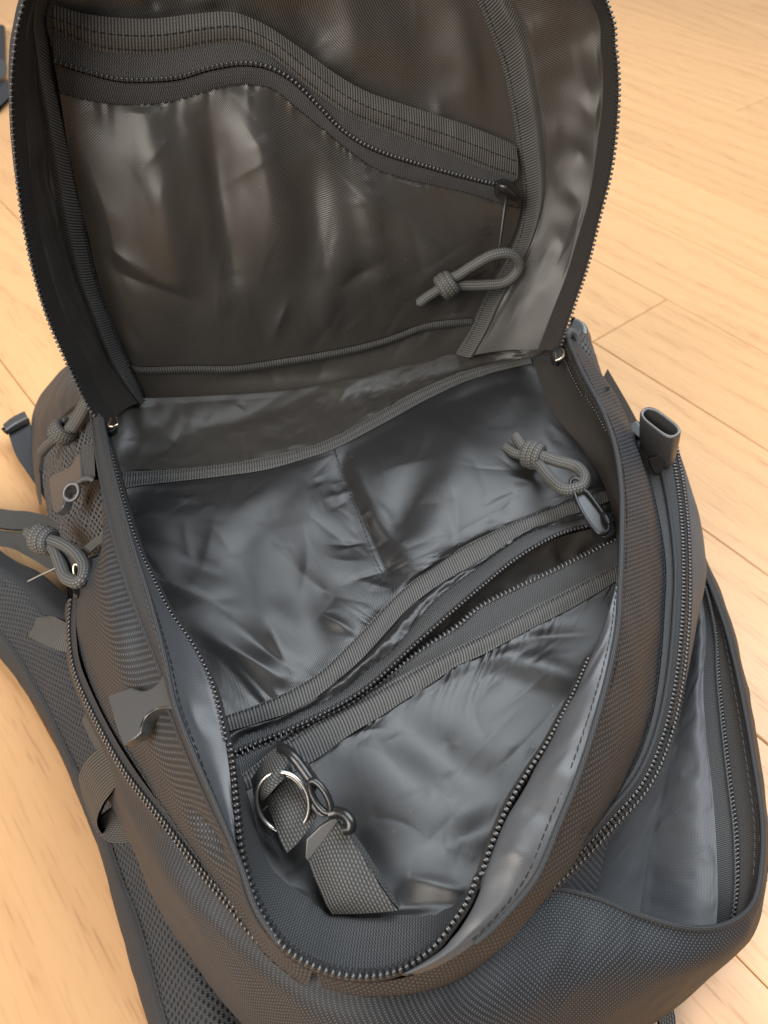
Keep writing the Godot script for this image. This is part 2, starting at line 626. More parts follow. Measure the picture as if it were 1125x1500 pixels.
	mats.pale_thread = cloth("pale_thread", Color(0.34, 0.33, 0.31), 0.7, [], Vector2.ONE, 0.0, 0.3)
	var black_metal := cloth("black_metal", Color(0.060, 0.061, 0.063), 0.42, grain, Vector2(2.0, 2.0), 0.3, 0.5)
	black_metal.metallic = 0.85
	mats.black_metal = black_metal
	var steel := cloth("steel", Color(0.32, 0.305, 0.29), 0.30, [], Vector2.ONE, 0.0, 0.5)
	steel.metallic = 1.0
	mats.steel = steel
	var brass := cloth("brass", Color(0.42, 0.36, 0.27), 0.25, [], Vector2.ONE, 0.0, 0.5)
	brass.metallic = 1.0
	mats.brass = brass

func wood(seed_of: int) -> Array:
	var n := FastNoiseLite.new()
	n.seed = seed_of
	n.noise_type = FastNoiseLite.TYPE_SIMPLEX_SMOOTH
	n.frequency = 1.0
	n.fractal_octaves = 3
	var fine := FastNoiseLite.new()
	fine.seed = seed_of + 5
	fine.frequency = 1.0
	fine.fractal_octaves = 2
	var heart := fposmod(seed_of * 0.37, 1.0) * 2.6 - 0.8
	var w := 2048
	var h := 192
	var col := Image.create(w, h, false, Image.FORMAT_RGB8)
	var rough := Image.create(w, h, false, Image.FORMAT_RGB8)
	for y in h:
		var v := float(y) / h
		for x in w:
			var u := float(x) / w
			# growth rings cut along the board: long ovals that drift across it
			var r := (v - heart + 0.25 * n.get_noise_2d(u * 0.9, 40.0)) * 2.2
			var field := sqrt(r * r + 0.05) * 3.2 + 1.6 * n.get_noise_2d(u * 1.3, v * 1.1) + u * 0.9
			var s := field - floorf(field)
			var ring := (0.5 + 0.5 * sin(s * TAU)) ** 2.5
			ring *= 0.55 + 0.45 * n.get_noise_2d(u * 5.0 + 9.0, v * 14.0)
			var pores := smoothstep(0.16, 0.62, fine.get_noise_2d(u * 30.0, v * 85.0))
			var broad := n.get_noise_2d(u * 2.2 + 70.0, v * 3.0)
			var k := clampf(0.15 * ring + 0.34 * pores * (0.35 + ring) + 0.05 * broad + 0.04, 0, 1)
			var c := Color(0.775, 0.612, 0.445).lerp(Color(0.53, 0.37, 0.235), k)
			col.set_pixel(x, y, c)
			var g := clampf(0.80 + 0.2 * pores + 0.1 * broad, 0, 1)
			rough.set_pixel(x, y, Color(g, g, g))
	return [ImageTexture.create_from_image(col), ImageTexture.create_from_image(rough)]

func _ready() -> void:
	rng.seed = 20
	# ------------------------------------------------------------ camera, room light, exposure
	var cam := Camera3D.new()
	cam.name = "camera"
	add_child(cam)
	cam.position = eye
	cam.rotation = Vector3(deg_to_rad(-49.0), 0, 0)
	var lens := CameraAttributesPhysical.new()
	lens.frustum_focal_length = 18.016
	lens.frustum_focus_distance = 0.265
	lens.exposure_aperture = 13.0
	lens.frustum_near = 0.02
	lens.frustum_far = 20.0
	cam.attributes = lens
	cam.keep_aspect = Camera3D.KEEP_HEIGHT
	cam.fov = rad_to_deg(2.0 * atan(750.0 / 1126.0))
	cam.near = 0.02
	cam.far = 20.0
	cam.current = true
	var around := WorldEnvironment.new()
	around.name = "room_light"
	var env := Environment.new()
	env.background_mode = Environment.BG_COLOR
	env.background_color = Color(0.20, 0.195, 0.19).linear_to_srgb()
	env.background_energy_multiplier = 1.0
	env.tonemap_mode = Environment.TONE_MAPPER_LINEAR
	env.tonemap_exposure = 1.0
	env.sdfgi_enabled = true
	env.ssao_enabled = true
	env.ssil_enabled = true
	around.environment = env
	add_child(around)
	window_light("window_light", Vector3(0.45, 1.5, -0.80), Vector3(0.02, 0.1, -0.2), Vector2(1.7, 1.1), 3.1, Color(0.94, 0.975, 1.0))
	window_light("room_window", Vector3(-1.0, 1.25, 0.9), Vector3(0.0, 0.12, -0.25), Vector2(1.5, 1.1), 3.9, Color(1.0, 0.965, 0.92))
	make_materials()
	make_floor()
	bag = Node3D.new()
	bag.name = "backpack"
	bag.position = Vector3(0.01, 0, -0.17)
	add_child(bag)
	bag.set_meta("label", "open black backpack lying on its back with its front flap unzipped and folded up")
	bag.set_meta("category", "backpack")
	main_body()
	front_compartment()
	organizer()
	front_flap()
	key_leash()
	fittings()
	straps()
	loose_buckle()

func window_light(called: String, at: Vector3, to: Vector3, size: Vector2, energy: float, tint: Color) -> void:
	var l := AreaLight3D.new()
	l.name = called
	add_child(l)
	l.look_at_from_position(at, to, Vector3.UP)
	l.area_size = size
	l.area_normalize_energy = false
	l.light_energy = energy
	l.light_color = tint
	l.area_range = 8.0
	l.shadow_enabled = true

# ---------------------------------------------------------------- floor
func make_floor() -> void:
	var along_dir := Vector3(-0.627, 0, -0.779)
	var turn := Basis(along_dir, Vector3.UP, along_dir.cross(Vector3.UP))
	var ground := MeshInstance3D.new()
	ground.name = "floor"
	ground.set_meta("kind", "structure")
	var slab := BoxMesh.new()
	slab.size = Vector3(7.0, 0.02, 6.0)
	ground.mesh = slab
	ground.transform = Transform3D(turn, Vector3(0, -0.0185, 0))
	var dark := StandardMaterial3D.new()
	dark.albedo_color = Color(0.22, 0.15, 0.09).linear_to_srgb()
	dark.roughness = 0.8
	ground.material_override = dark
	add_child(ground)
	var kinds := []
	for k in 3:
		var t := wood(31 + k * 17)
		for tone in [1.0, 0.985, 0.97]:
			var m := StandardMaterial3D.new()
			m.resource_name = "wood"
			m.albedo_texture = t[0]
			m.roughness_texture = t[1]
			m.albedo_color = Color(tone, tone * 0.995, tone * 0.985)
			m.roughness = 0.42
			m.metallic_specular = 0.45
			kinds.append(m)
	var meshes := []
	for k in 3:
		meshes.append(plank_mesh(0.9, 0.087, 0.009, k))
	var z_axis := turn.z
	# a seam lies 0.151 m from the floor point under the camera, counted across the boards
	var across := Vector3(0.779, 0, -0.627)
	for row in range(-9, 17):
		var c := 0.151 + 0.087 * (row - 0.5)
		var first := 0.2667 if row == 4 else rng.randf_range(0.0, 0.9)
		for k in range(-3, 4):
			var p := across * c + along_dir * (first + 0.9 * (k + 0.5))
			if p.length() > 2.4:
				continue
			var o := MeshInstance3D.new()
			o.name = numbered(ground, "plank")
			o.mesh = meshes[rng.randi() % 3]
			o.material_override = kinds[rng.randi() % kinds.size()]
			ground.add_child(o, true)
			o.transform = ground.transform.affine_inverse() * Transform3D(turn if rng.randf() < 0.5 else turn.rotated(Vector3.UP, PI), p + Vector3(0, -0.0045 + rng.randf_range(-0.0001, 0.0001), 0))

func plank_mesh(l: float, w: float, t: float, variant: int) -> ArrayMesh:
	var st := SurfaceTool.new()
	st.begin(Mesh.PRIMITIVE_TRIANGLES)
	st.set_smooth_group(-1)
	var b := 0.0006
	var gap := 0.0002
	var x := l / 2 - gap
	var z := w / 2 - gap
	var top := t / 2
	var a := [Vector3(-x + b, top, -z + b), Vector3(x - b, top, -z + b), Vector3(x - b, top, z - b), Vector3(-x + b, top, z - b)]
	var e := [Vector3(-x, top - b, -z), Vector3(x, top - b, -z), Vector3(x, top - b, z), Vector3(-x, top - b, z)]
	var d := [Vector3(-x, -top, -z), Vector3(x, -top, -z), Vector3(x, -top, z), Vector3(-x, -top, z)]
	var faces := [a]
	for i in 4:
		var j := (i + 1) % 4
		faces.append([e[i], e[j], a[j], a[i]])
		faces.append([d[i], d[j], e[j], e[i]])
	for f in faces:
		for k in [0, 1, 2, 0, 2, 3]:
			var p: Vector3 = f[k]
			st.set_uv(Vector2(p.x / 1.1 + 0.5, p.z / w * 0.60 + 0.5 + (variant - 1) * 0.17))
			st.add_vertex(p)
	st.generate_normals()
	st.generate_tangents()
	return st.commit()

# ---------------------------------------------------------------- the bag's body: main compartment, outer cloth
func main_body() -> void:
	var rim := crv([15.02, 5.4, -22.61,  15.05, 5.4, -21.56,  15.13, 5.4, -20.24,  15.03, 5.6, -18,  14.73, 5.7, -15.16,  14.27, 5.8, -12.21,  13.83, 5.9, -9.97,  13.18, 6.1, -8.26,  12.33, 6.4, -6.96,  10.96, 6.9, -6.23,  9.5, 7.4, -6.09,  7.94, 7.8, -6.37,  6.55, 8.2, -6.77,  5.1, 8.5, -6.91,  3.69, 8.9, -6.22,  2.53, 9.4, -5.14,  0.71, 10, -4.3,  -1.18, 10, -4.13,  -2.74, 10, -4.76,  -4.23, 9.9, -5.84,  -5.63, 9.8, -7.03,  -7.23, 9.6, -8.68,  -8.6, 9.3, -10.13,  -9.82, 9, -11.51])
	var over := crv([15.66, 4.8, -23.33,  15.69, 4.8, -22.12,  15.78, 4.8, -20.81,  15.64, 5, -18.45,  15.37, 5, -15.59,  14.9, 5, -12.6,  14.4, 5, -10.16,  13.75, 5, -8.23,  12.71, 5.4, -6.65,  11.18, 5.9, -5.52,  9.76, 6.3, -4.98,  8.21, 7, -4.71,  6.55, 7.6, -4.47,  4.72, 8.2, -3.89,  3.04, 8.6, -3.33,  0.7, 9, -2.73,  -1.17, 9, -2.89,  -3.15, 9, -3.93,  -5.08, 8.9, -5.37,  -6.84, 8.6, -7.08,  -8.55, 7.8, -9.12,  -9.89, 6.8, -10.63,  -10.8, 6, -11.93])
	var low := crv([16.59, 2.5, -25.42,  16.76, 2.5, -24.06,  16.86, 2.5, -22.55,  16.9, 2.5, -20.12,  16.61, 2.5, -17.01,  16.13, 2.5, -13.76,  15.64, 2.5, -11.15,  14.87, 2.5, -8.8,  13.76, 2.4, -7.01,  11.99, 2.4, -5.72,  10.21, 2.4, -4.54,  8.6, 2.8, -3.69,  6.72, 3.2, -2.74,  4.26, 3.6, -1.44,  1.21, 3.8, -0.77,  -1.77, 4, -1.76,  -4.54, 4.4, -3.82,  -6.1, 4.4, -5.28,  -7.66, 4.4, -6.92,  -8.86, 4.4, -8.51,  -10.09, 4.2, -10.41,  -11.01, 3.8, -11.64,  -11.75, 3.4, -12.64])
	var foot := crv([17.34, 0.3, -28.68,  17.09, 0.3, -24.78,  17.46, 0.3, -20.89,  17.23, 0.3, -17.82,  16.76, 0.3, -14.38,  16.29, 0.3, -11.92,  15.44, 0.3, -9.41,  14.3, 0.3, -7.62,  12.24, 0.3, -6.07,  10.23, 0.3, -4.83,  8.49, 0.4, -3.97,  6.36, 0.4, -3.15,  3.8, 0.4, -2.16,  0.9, 0.4, -1.78,  -1.53, 0.4, -2.75,  -4.11, 0.6, -4.36,  -6.08, 0.6, -5.9,  -7.7, 0.6, -7.79,  -9.13, 0.6, -9.59,  -10.2, 0.6, -11.38,  -11.22, 0.6, -12.7,  -11.88, 0.6, -13.62])
	var body := part(bag, "main_panel", sheet([rim, over, low, foot], 260, 70, {"namp": 0.12, "nfreq": 0.28, "ramp": 0.10, "rfreq": 0.22, "fade": 0.03, "seed": 5, "free_uv": false,
		"wr": [6.36, 8, -6.19, 5.24, 8, -4.43, 0.5, -0.18,  4.07, 8.5, -5.42, 2.7, 8.5, -3.84, 0.7, 0.22,  1.52, 9, -4.27, -0.05, 9, -3.28, 0.7, -0.15,  -5.44, 9, -6.24, -2.73, 9, -3.6, 0.5, -0.16,  -6.84, 9, -8.24, -4.82, 9, -6.24, 0.45, 0.14]}), mats.canvas)
	stitches(body, reach(between(rim, over, 0.17, Vector3.ZERO, 240), 0.255, 0.42), over, mats.thread, 0.36, 0.14, 0.0, 0.02)
	stitches(body, reach(between(rim, over, 0.62, Vector3.ZERO, 240), 0.255, 0.40), over, mats.thread, 0.36, 0.20, 0.0, 0.02)
	part(body, "edge_binding", tube(reach(rim, 0.0, 0.62, 160), 0.0009, {"sides": 8}), mats.band)
	part(bag, "back_panel", sheet([crv([16.88, 1.2, -26.45,  16.89, 1.2, -19.95,  16.33, 1.2, -14.32,  15.34, 1.2, -10.22,  13.12, 1.2, -6.94,  10.01, 1.2, -4.92,  6.27, 1.2, -3.47,  0.89, 1.2, -2.3,  -3.54, 1.2, -4.29,  -6.92, 1.2, -6.94]), crv([6.31, 1.2, -40.51,  8.05, 1.2, -31.65,  7.86, 1.2, -23.68,  6.49, 1.2, -18.07,  4.17, 1.2, -13.69,  2.22, 1.2, -10.76,  -0.07, 1.2, -8.9,  -2.76, 1.2, -7.9,  -4.94, 1.2, -8.15,  -7.22, 1.2, -8.9]), crv([-20.32, 1.2, -40.51,  -19.16, 1.2, -32.79,  -17.19, 1.2, -25.5,  -14.92, 1.2, -19.56,  -13.04, 1.2, -15.96,  -11.74, 1.2, -13.69,  -10.6, 1.2, -11.89,  -9.74, 1.2, -10.49,  -8.92, 1.2, -9.16,  -8.14, 1.2, -7.9])], 60, 30, {"namp": 0.1}), mats.plush)
	# the open main compartment on the right of the bag: its dark inner wall, zip and satin lining
	var tooth_line := crv([15.02, 5.2, -21.43,  14.92, 5.2, -19.7,  14.71, 5.2, -18.07,  14.27, 5.2, -16.22,  13.84, 5.2, -14.04,  13.36, 5.3, -11.6,  12.98, 5.4, -9.65,  12.41, 5.6, -7.84,  11.85, 5.7, -6.62,  11.41, 5.2, -5.8])
	var tape_edge := crv([14.92, 4.9, -21.45,  14.71, 4.9, -19.71,  14.32, 4.9, -18.08,  13.65, 4.9, -16.06,  13.13, 4.9, -13.74,  12.71, 5, -11.45,  12.25, 5.1, -9.38,  11.7, 5.2, -7.39,  11.23, 5, -5.94])
	var wall_top := crv([15.07, 5.3, -22.69,  15.11, 5.3, -21.63,  15.18, 5.3, -20.31,  15.09, 5.5, -18.06,  14.78, 5.6, -15.21,  14.32, 5.7, -12.25,  13.85, 5.8, -10,  13.2, 6, -8.29,  12.46, 6.3, -7.07,  11.69, 6.6, -6.52,  11.1, 6.8, -6.29])
	var inside := part(bag, "inner_wall", sheet([moved(wall_top, Vector3(0, -0.0005, 0)), between(wall_top, tooth_line, 0.5, Vector3(0.1, -0.15, 0)), tooth_line], 120, 14, {"namp": 0.03, "nfreq": 0.6}), mats.plush)
	stitches(inside, reach(between(wall_top, tooth_line, 0.28), 0.03, 0.86), reach(tooth_line, 0.03, 0.86), mats.thread, 0.34, 0.03)
	part(inside, "zipper_tape", sheet([tooth_line, tape_edge], 90, 8, {}), mats.knit)
	part(inside, "cord_edge", tube(moved(between(tooth_line, tape_edge, 0.18), Vector3(0, 0.0008, 0)), 0.0006, {"sides": 6}), mats.knit)
	teeth(inside, tooth_line, tape_edge, {"w": 0.10, "l": 0.2, "h": 0.12, "pitch": 0.165, "tilt": 0.35, "lift": 0.06})
	var crease := crv([14.47, 4.4, -20.62,  13.85, 4.2, -18.51,  13.22, 4, -16.55,  12.21, 3.9, -14.05,  10.94, 3.8, -11.23,  9.99, 3.8, -9.17,  9, 3.9, -6.59])
	var far_wall := part(bag, "compartment_lining", sheet([tape_edge, between(tape_edge, crease, 0.35, Vector3(-0.1, 0.35, 0)), crease], 110, 60, {"namp": 0.10, "nfreq": 0.3, "creases": [110, 1.8, 0.05, 0.16, 0.12], "fade": 0.1, "seed": 12,
		"wr": [11.67, 4.5, -12.34, 12.9, 4.5, -11.38, 0.3, 0.18,  11.18, 4, -10.89, 12.64, 4, -9.86, 0.25, -0.16,  10.7, 4, -8.39, 11.99, 4, -7.58, 0.25, 0.16,  12.75, 4, -14.93, 13.56, 4, -14.16, 0.2, -0.12]}), mats.grey)
	var coil := coil_line()
	var under := crv([12.42, 8.2, -18.02,  11.81, 8.2, -16.07,  10.9, 8, -13.8,  9.94, 8, -11.91,  8.85, 8, -10.29,  7.79, 8, -9.12,  6.63, 8, -8,  5.17, 8, -6.88,  3.76, 8, -5.9])
	part(far_wall, "lining_panel", sheet([crease, between(crease, under, 0.5, Vector3(-0.2, -0.3, 0)), moved(under, Vector3(0, 0, 0))], 110, 40, {"namp": 0.08, "nfreq": 0.35, "creases": [60, 1.6, 0.05, 0.22, 0.12], "seed": 8}), mats.grey)
	# the satin gusset that swells out beside the middle zip
	var swell := crv([13.63, 9.2, -25.63,  14.06, 8.6, -24.61,  14.24, 8.2, -22.94,  14.15, 7.9, -21.13,  13.85, 7.8, -19.71,  13.24, 7.6, -18.08,  12.43, 7.5, -16.18,  11.65, 7.6, -14.45,  10.5, 7.8, -12.26])
	var swell_low := crv([16.73, 3.5, -29.99,  16.58, 3.5, -27.93,  16.51, 3.5, -26,  16.23, 3.5, -24.18,  15.7, 3.5, -22.46,  14.89, 3.5, -20.45,  14.08, 3.5, -18.57,  13.16, 4, -16.55,  11.59, 5, -13.69])
	part(bag, "gusset_lining", sheet([reach(coil, 0.0, 0.6, 60), between(reach(coil, 0.0, 0.6, 60), swell, 0.55, Vector3(0, 0.35, 0)), swell, swell_low], 90, 40, {"namp": 0.06, "nfreq": 0.35, "seed": 2}), mats.grey)
	# middle zip between the front pocket and the main compartment
	var seam := wall_foot()
	var zip := part(bag, "zipper_tape", sheet([moved(seam, Vector3(0, 0.0006, 0)), between(seam, coil, 0.5, Vector3(0, 0.15, 0)), coil], 140, 10, {"face": eye}), mats.knit)
	part(zip, "cord_edge", tube(moved(between(seam, coil, 0.42, Vector3(0, 0.2, 0)), Vector3(0, 0.0004, 0)), 0.0009, {"sides": 8}), mats.band)
	teeth(zip, coil, seam, {"w": 0.12, "l": 0.23, "h": 0.13, "pitch": 0.185, "tilt": 0.12, "shift": 0.06, "lift": 0.06})
	teeth(zip, moved(coil, Vector3(0.0022, -0.0004, 0)), seam, {"w": 0.12, "l": 0.18, "h": 0.12, "pitch": 0.185, "tilt": -0.3, "shift": 0.0, "lift": 0.03})

func coil_line() -> PackedVector3Array:
	return crv([13.01, 10.2, -25.01,  12.91, 10, -23.28,  12.57, 9.9, -21,  12.06, 9.8, -18.57,  11.35, 9.7, -15.9,  10.43, 9.6, -13.24,  9.46, 9.6, -11.19,  8.43, 9.6, -9.67,  7.18, 9.5, -8.54,  5.92, 9.4, -7.46,  4.68, 9.2, -6.53,  3.5, 9.2, -5.67])

func wall_foot() -> PackedVector3Array:
	return crv([11.23, 10.4, -25.47,  11.56, 10.2, -23.51,  11.52, 10, -20.92,  11.25, 9.9, -18.49,  10.69, 9.8, -16.29,  9.98, 9.8, -13.95,  9.16, 9.8, -11.84,  8.17, 9.8, -10.16,  6.89, 9.8, -8.82,  5.69, 9.7, -7.69,  4.5, 9.5, -6.76,  3.34, 9.5, -5.89])

func rim_right() -> PackedVector3Array:
	return crv([8.34, 13.2, -29.42,  8.52, 13.4, -26.59,  8.9, 13.5, -23.98,  8.99, 13.6, -21.7,  8.74, 13.7, -19.25,  8.23, 13.8, -16.74,  7.72, 13.9, -14.65,  7.33, 14, -13.14,  6.77, 14, -11.58,  6.05, 13.9, -9.87,  5.36, 13.6, -8.4,  4.7, 13.3, -7.21,  4.07, 12.9, -6.11,  3.31, 12.5, -5.35,  2.44, 12.1, -4.7,  1.46, 11.8, -4.2,  0.49, 11.5, -3.96,  -0.67, 11.3, -3.88,  -1.76, 11.4, -4.07])

func rim_left_outer() -> PackedVector3Array:
	return crv([-12.21, 13.2, -24.28,  -11.25, 13.3, -21.44,  -9.92, 13.4, -18.02,  -8.72, 13.4, -15.29,  -7.63, 13.3, -13.2,  -6.93, 13.2, -11.91,  -6.38, 13, -10.52,  -5.12, 12.6, -8.31,  -4.16, 12.1, -6.78,  -3.68, 11.8, -5.69,  -2.88, 11.5, -4.7,  -1.88, 11.3, -4.13])

func rim_left_inner() -> PackedVector3Array:
	return crv([-11.46, 13.4, -23.42,  -10.18, 13.7, -20.12,  -8.75, 13.8, -16.74,  -7.7, 13.8, -14.45,  -6.77, 13.7, -12.22,  -6.23, 13.5, -10.72,  -5.42, 13.2, -9.16,  -4.58, 12.8, -7.71,  -3.93, 12.3, -6.53,  -3.41, 12.1, -5.46,  -2.71, 11.85, -4.63])

func zip_mouth() -> PackedVector3Array:
	return crv([-11.34, 12.9, -23.15,  -9.96, 12.6, -19.73,  -8.94, 12.5, -17.47,  -8.14, 12.5, -16.09,  -7.24, 12.6, -14.58,  -6.22, 12.6, -13.25,  -5.41, 12.6, -11.88,  -4.88, 12.6, -10.5,  -4.52, 12.5, -9.25,  -4.22, 12.4, -7.89,  -3.93, 12.2, -6.66,  -3.39, 12, -5.5,  -2.7, 11.8, -4.65,  -1.79, 11.6, -4.17,  -0.72, 11.5, -3.97,  0.35, 11.6, -4.08,  1.24, 11.8, -4.51,  1.9, 12.1, -5.15,  2.36, 12.3, -5.76,  2.87, 12.6, -6.9,  3.45, 12.8, -7.98,  4.12, 12.9, -8.92,  4.82, 12.9, -9.83,  5.84, 12.5, -11.46,  6.76, 12.2, -13.1])

# ---------------------------------------------------------------- front pocket: side walls, zip, sloping inner edges
func front_compartment() -> void:
	var right := rim_right()
	var foot := wall_foot()
	var coil := coil_line()
	# outer cloth on the far side of the pocket
	var bulge := crv([9.64, 12, -29.37,  10.33, 11.9, -26.54,  10.5, 12, -23.16,  10.32, 12.1, -20.54,  9.83, 12.1, -17.79,  9.19, 12.2, -15.28,  8.59, 12.3, -13.3,  7.93, 12.2, -11.38,  7.13, 12.1, -9.63,  6.34, 11.9, -8.27,  5.55, 11.7, -7.14,  4.63, 11.4, -6.03,  3.55, 11, -5.13,  2.54, 10.8, -4.48,  1.51, 10.7, -3.98,  0.5, 10.6, -3.76,  -0.59, 10.6, -3.72,  -1.69, 10.6, -3.94])
	var base := crv([10.46, 10.6, -29.07,  11.21, 10.4, -26.85,  11.56, 10.2, -23.51,  11.52, 10, -20.92,  11.25, 9.9, -18.49,  10.69, 9.8, -16.29,  9.98, 9.8, -13.95,  9.16, 9.8, -11.84,  8.17, 9.8, -10.16,  7.14, 9.8, -8.87,  6.06, 9.8, -7.78,  5.14, 9.6, -6.73,  3.96, 9.6, -5.8,  3.1, 9.4, -4.88,  1.86, 9.6, -4.17,  0.63, 9.8, -3.84,  -0.61, 9.9, -3.79,  -1.81, 10, -4])
	var wall := part(bag, "side_wall", sheet([right, bulge, base], 200, 50, {"namp": 0.10, "nfreq": 0.35, "fade": 0.06, "seed": 21, "turn_uv": true,
		"wr": [5.43, 11.8, -8.11, 5.77, 11.8, -7.15, 0.32, -0.35,  7.08, 12, -11.25, 7.05, 12, -9.46, 0.35, -0.12,  4.2, 11, -6.1, 5.08, 11, -6.83, 0.3, -0.2,  2.55, 11, -4.82, 3.74, 11, -5.49, 0.3, 0.15,  10.12, 12, -21.38, 9.79, 12, -16.92, 0.4, 0.12]}), mats.oxford)
	stitches(wall, reach(between(right, bulge, 0.16), 0.05, 0.8), bulge, mats.dark_thread, 0.3, 0.02)
	stitches(wall, reach(between(bulge, base, 0.86), 0.3, 0.75), bulge, mats.dark_thread, 0.36, 0.04)
	part(wall, "edge_binding", tube(reach(right, 0.0, 0.86, 140), 0.0010, {"sides": 8}), mats.band)
	var shelf := crv([11.5, 9.5, -31.5,  12.33, 9.2, -27.69,  12.45, 9, -25.11,  12.4, 8.6, -23.75,  12.45, 8.5, -20.65,  11.58, 8.5, -17.15,  10.72, 8.5, -14.68,  9.69, 8.5, -12.46,  8.6, 8.5, -10.69,  7.51, 8.5, -9.33,  6.38, 8.5, -8.19,  5.13, 8.5, -7.15])
	part(wall, "wall_lining", sheet([crv([-4.89, 9.2, -6.96,  -3.68, 9.4, -5.77,  -2.2, 9.6, -4.93,  -0.44, 9.6, -4.67,  1.53, 9.4, -5.06,  3.25, 9, -6.05,  5.15, 8.4, -7.18,  7.96, 7.5, -9.41]), crv([-6.8, 9, -8.03,  -4.99, 9.2, -6.19,  -3.18, 9.5, -4.77,  -1.19, 9.5, -3.99,  0.72, 9.5, -4.1,  2.74, 9, -4.87,  4.75, 8.5, -5.94,  6.77, 7.6, -6.82])], 60, 10, {}), mats.oxford)
	part(wall, "wall_foot", sheet([reach(base, 0.0, 0.66, 60), shelf], 80, 8, {}), mats.plush)
	# the same on the near left side
	var outer := rim_left_outer()
	var inner := rim_left_inner()
	var roll := crv([-10.43, 12.2, -17.52,  -10.06, 12.5, -16.24,  -9.61, 12.6, -15,  -8.74, 12.4, -12.98,  -7.89, 12, -11.48,  -7.14, 11.7, -10.2,  -6.2, 11.3, -8.69,  -5.08, 11, -7.21,  -4.07, 10.8, -5.94,  -3.11, 10.7, -4.71,  -2.03, 10.6, -4])
	var skirt := crv([-11.62, 10.8, -18.21,  -11.9, 10.4, -17.62,  -11.87, 10.1, -16.56,  -11.5, 9.9, -15.32,  -10.54, 9.6, -13.45,  -9.42, 9.5, -11.8,  -8.11, 9.6, -10.19,  -6.84, 9.8, -8.67,  -5.49, 10, -7.18,  -4.39, 10, -5.96,  -3.4, 10, -4.83,  -2.18, 10, -4])
	var left_wall := part(bag, "side_wall", sheet([reach(outer, 0.21, 1.0, 80), roll, skirt], 200, 60, {"namp": 0.06, "nfreq": 0.4, "seed": 4, "fade": 0.06, "turn_uv": true,
		"wr": [-5.62, 11.5, -8.32, -4.53, 11.5, -6.96, 0.3, -0.4,  -6.41, 11, -8.19, -4.73, 11, -6.46, 0.3, 0.2,  -5.34, 11, -7.89, -4.36, 11, -7.4, 0.22, 0.25,  -8.37, 12.3, -13.04, -7.61, 12.3, -12.04, 0.3, -0.1]}), mats.oxford)
	stitches(left_wall, reach(between(roll, skirt, 0.88), 0.4, 1.0), roll, mats.thread, 0.34, 0.03)
	outer = reach(outer, 0.0, 0.925, 90)
	var lip := part(bag, "rim_strip", sheet([outer, between(outer, inner, 0.5, Vector3(0, 0.08, 0)), inner], 160, 8, {"turn_uv": true}), mats.band)
	stitches(lip, between(outer, inner, 0.86, Vector3(0, 0.06, 0)), outer, mats.thread, 0.26, 0.03)
	part(lip, "edge_binding", tube(inner, 0.0008, {"sides": 8, "n": 160}), mats.band)
	part(lip, "edge_binding", tube(outer, 0.0007, {"sides": 8, "n": 160}), mats.band)
	# the long zip round the mouth
	var mouth := zip_mouth()
	var near := reach(mouth, 0.0, 0.585, 110)
	var slope := part(bag, "gusset_lining", sheet([inner, between(inner, near, 0.45, Vector3(0, -0.12, 0)), moved(near, Vector3(-0.0006, 0.0004, 0))], 160, 26, {"namp": 0.07, "nfreq": 0.5, "seed": 6, "fade": 0.12, "turn_uv": true,
		"wr": [-6.33, 13, -11.43, -5.29, 13, -9.87, 0.25, -0.12,  -7.49, 13, -14.18, -6.54, 13, -12.63, 0.2, 0.08]}), mats.smooth)
	stitches(slope, moved(between(inner, near, 0.12), Vector3(0, 0.0003, 0)), near, mats.dark_thread, 0.26, 0.01)
	var fold := crv([7.57, 13.7, -14.25,  7.22, 13.6, -13.48,  6.49, 13.5, -12.29,  5.6, 13.4, -10.86,  4.87, 13.2, -9.7,  4.16, 13.1, -8.64,  3.56, 12.9, -7.75,  3, 12.7, -6.76,  2.49, 12.4, -5.67,  2.01, 12.2, -5.03,  1.34, 11.9, -4.43,  0.45, 11.7, -4])
	var right_low := reach(right, 0.39, 0.915, 80)
	var flap := part(bag, "gusset_lining", sheet([right_low, between(right_low, fold, 0.5, Vector3(0, 0.18, 0)), fold, moved(fold, Vector3(0.004, -0.004, 0))], 140, 30, {"namp": 0.06, "nfreq": 0.4, "creases": [40, 1.2, 0.03, 0.0, 0.06], "seed": 9, "fade": 0.1, "turn_uv": true,
		"wr": [4.56, 13.4, -8.68, 5.45, 13.4, -8.29, 0.3, 0.15,  3.9, 13.2, -7.79, 4.7, 13.2, -7.42, 0.25, -0.14,  3.26, 13, -6.77, 3.94, 13, -6.39, 0.3, 0.14,  5.31, 13.6, -10.02, 6.09, 13.6, -9.7, 0.3, -0.1]}), mats.smooth)
	stitches(flap, reach(between(right_low, fold, 0.2, Vector3(0, 0.1, 0)), 0.02, 0.9), fold, mats.dark_thread, 0.26, 0.02)
	# knitted tape of the zip, its wide inner band and teeth
	var inner_line := crv([-11.73, 12.2, -23.15,  -10.4, 11.8, -20.09,  -9.32, 11.6, -17.79,  -8.48, 11.5, -16.3,  -7.53, 11.4, -14.81,  -6.5, 11.3, -13.5,  -5.64, 11.2, -12.14,  -5.1, 11.1, -10.86,  -4.61, 11, -9.88,  -4.07, 10.8, -8.67,  -3.51, 10.6, -7.22,  -2.9, 10.5, -6.58,  -2.23, 10.5, -6.18,  -1.59, 10.4, -5.75,  -0.63, 10.4, -5.61,  0.42, 10.4, -5.7,  1.51, 10.5, -5.73,  2.35, 10.6, -6.28,  3.16, 11, -7.4,  3.88, 11.2, -8.32,  4.65, 11.4, -9.28,  5.44, 11.4, -10.38,  6.3, 11.2, -11.89,  7.15, 11, -13.4])
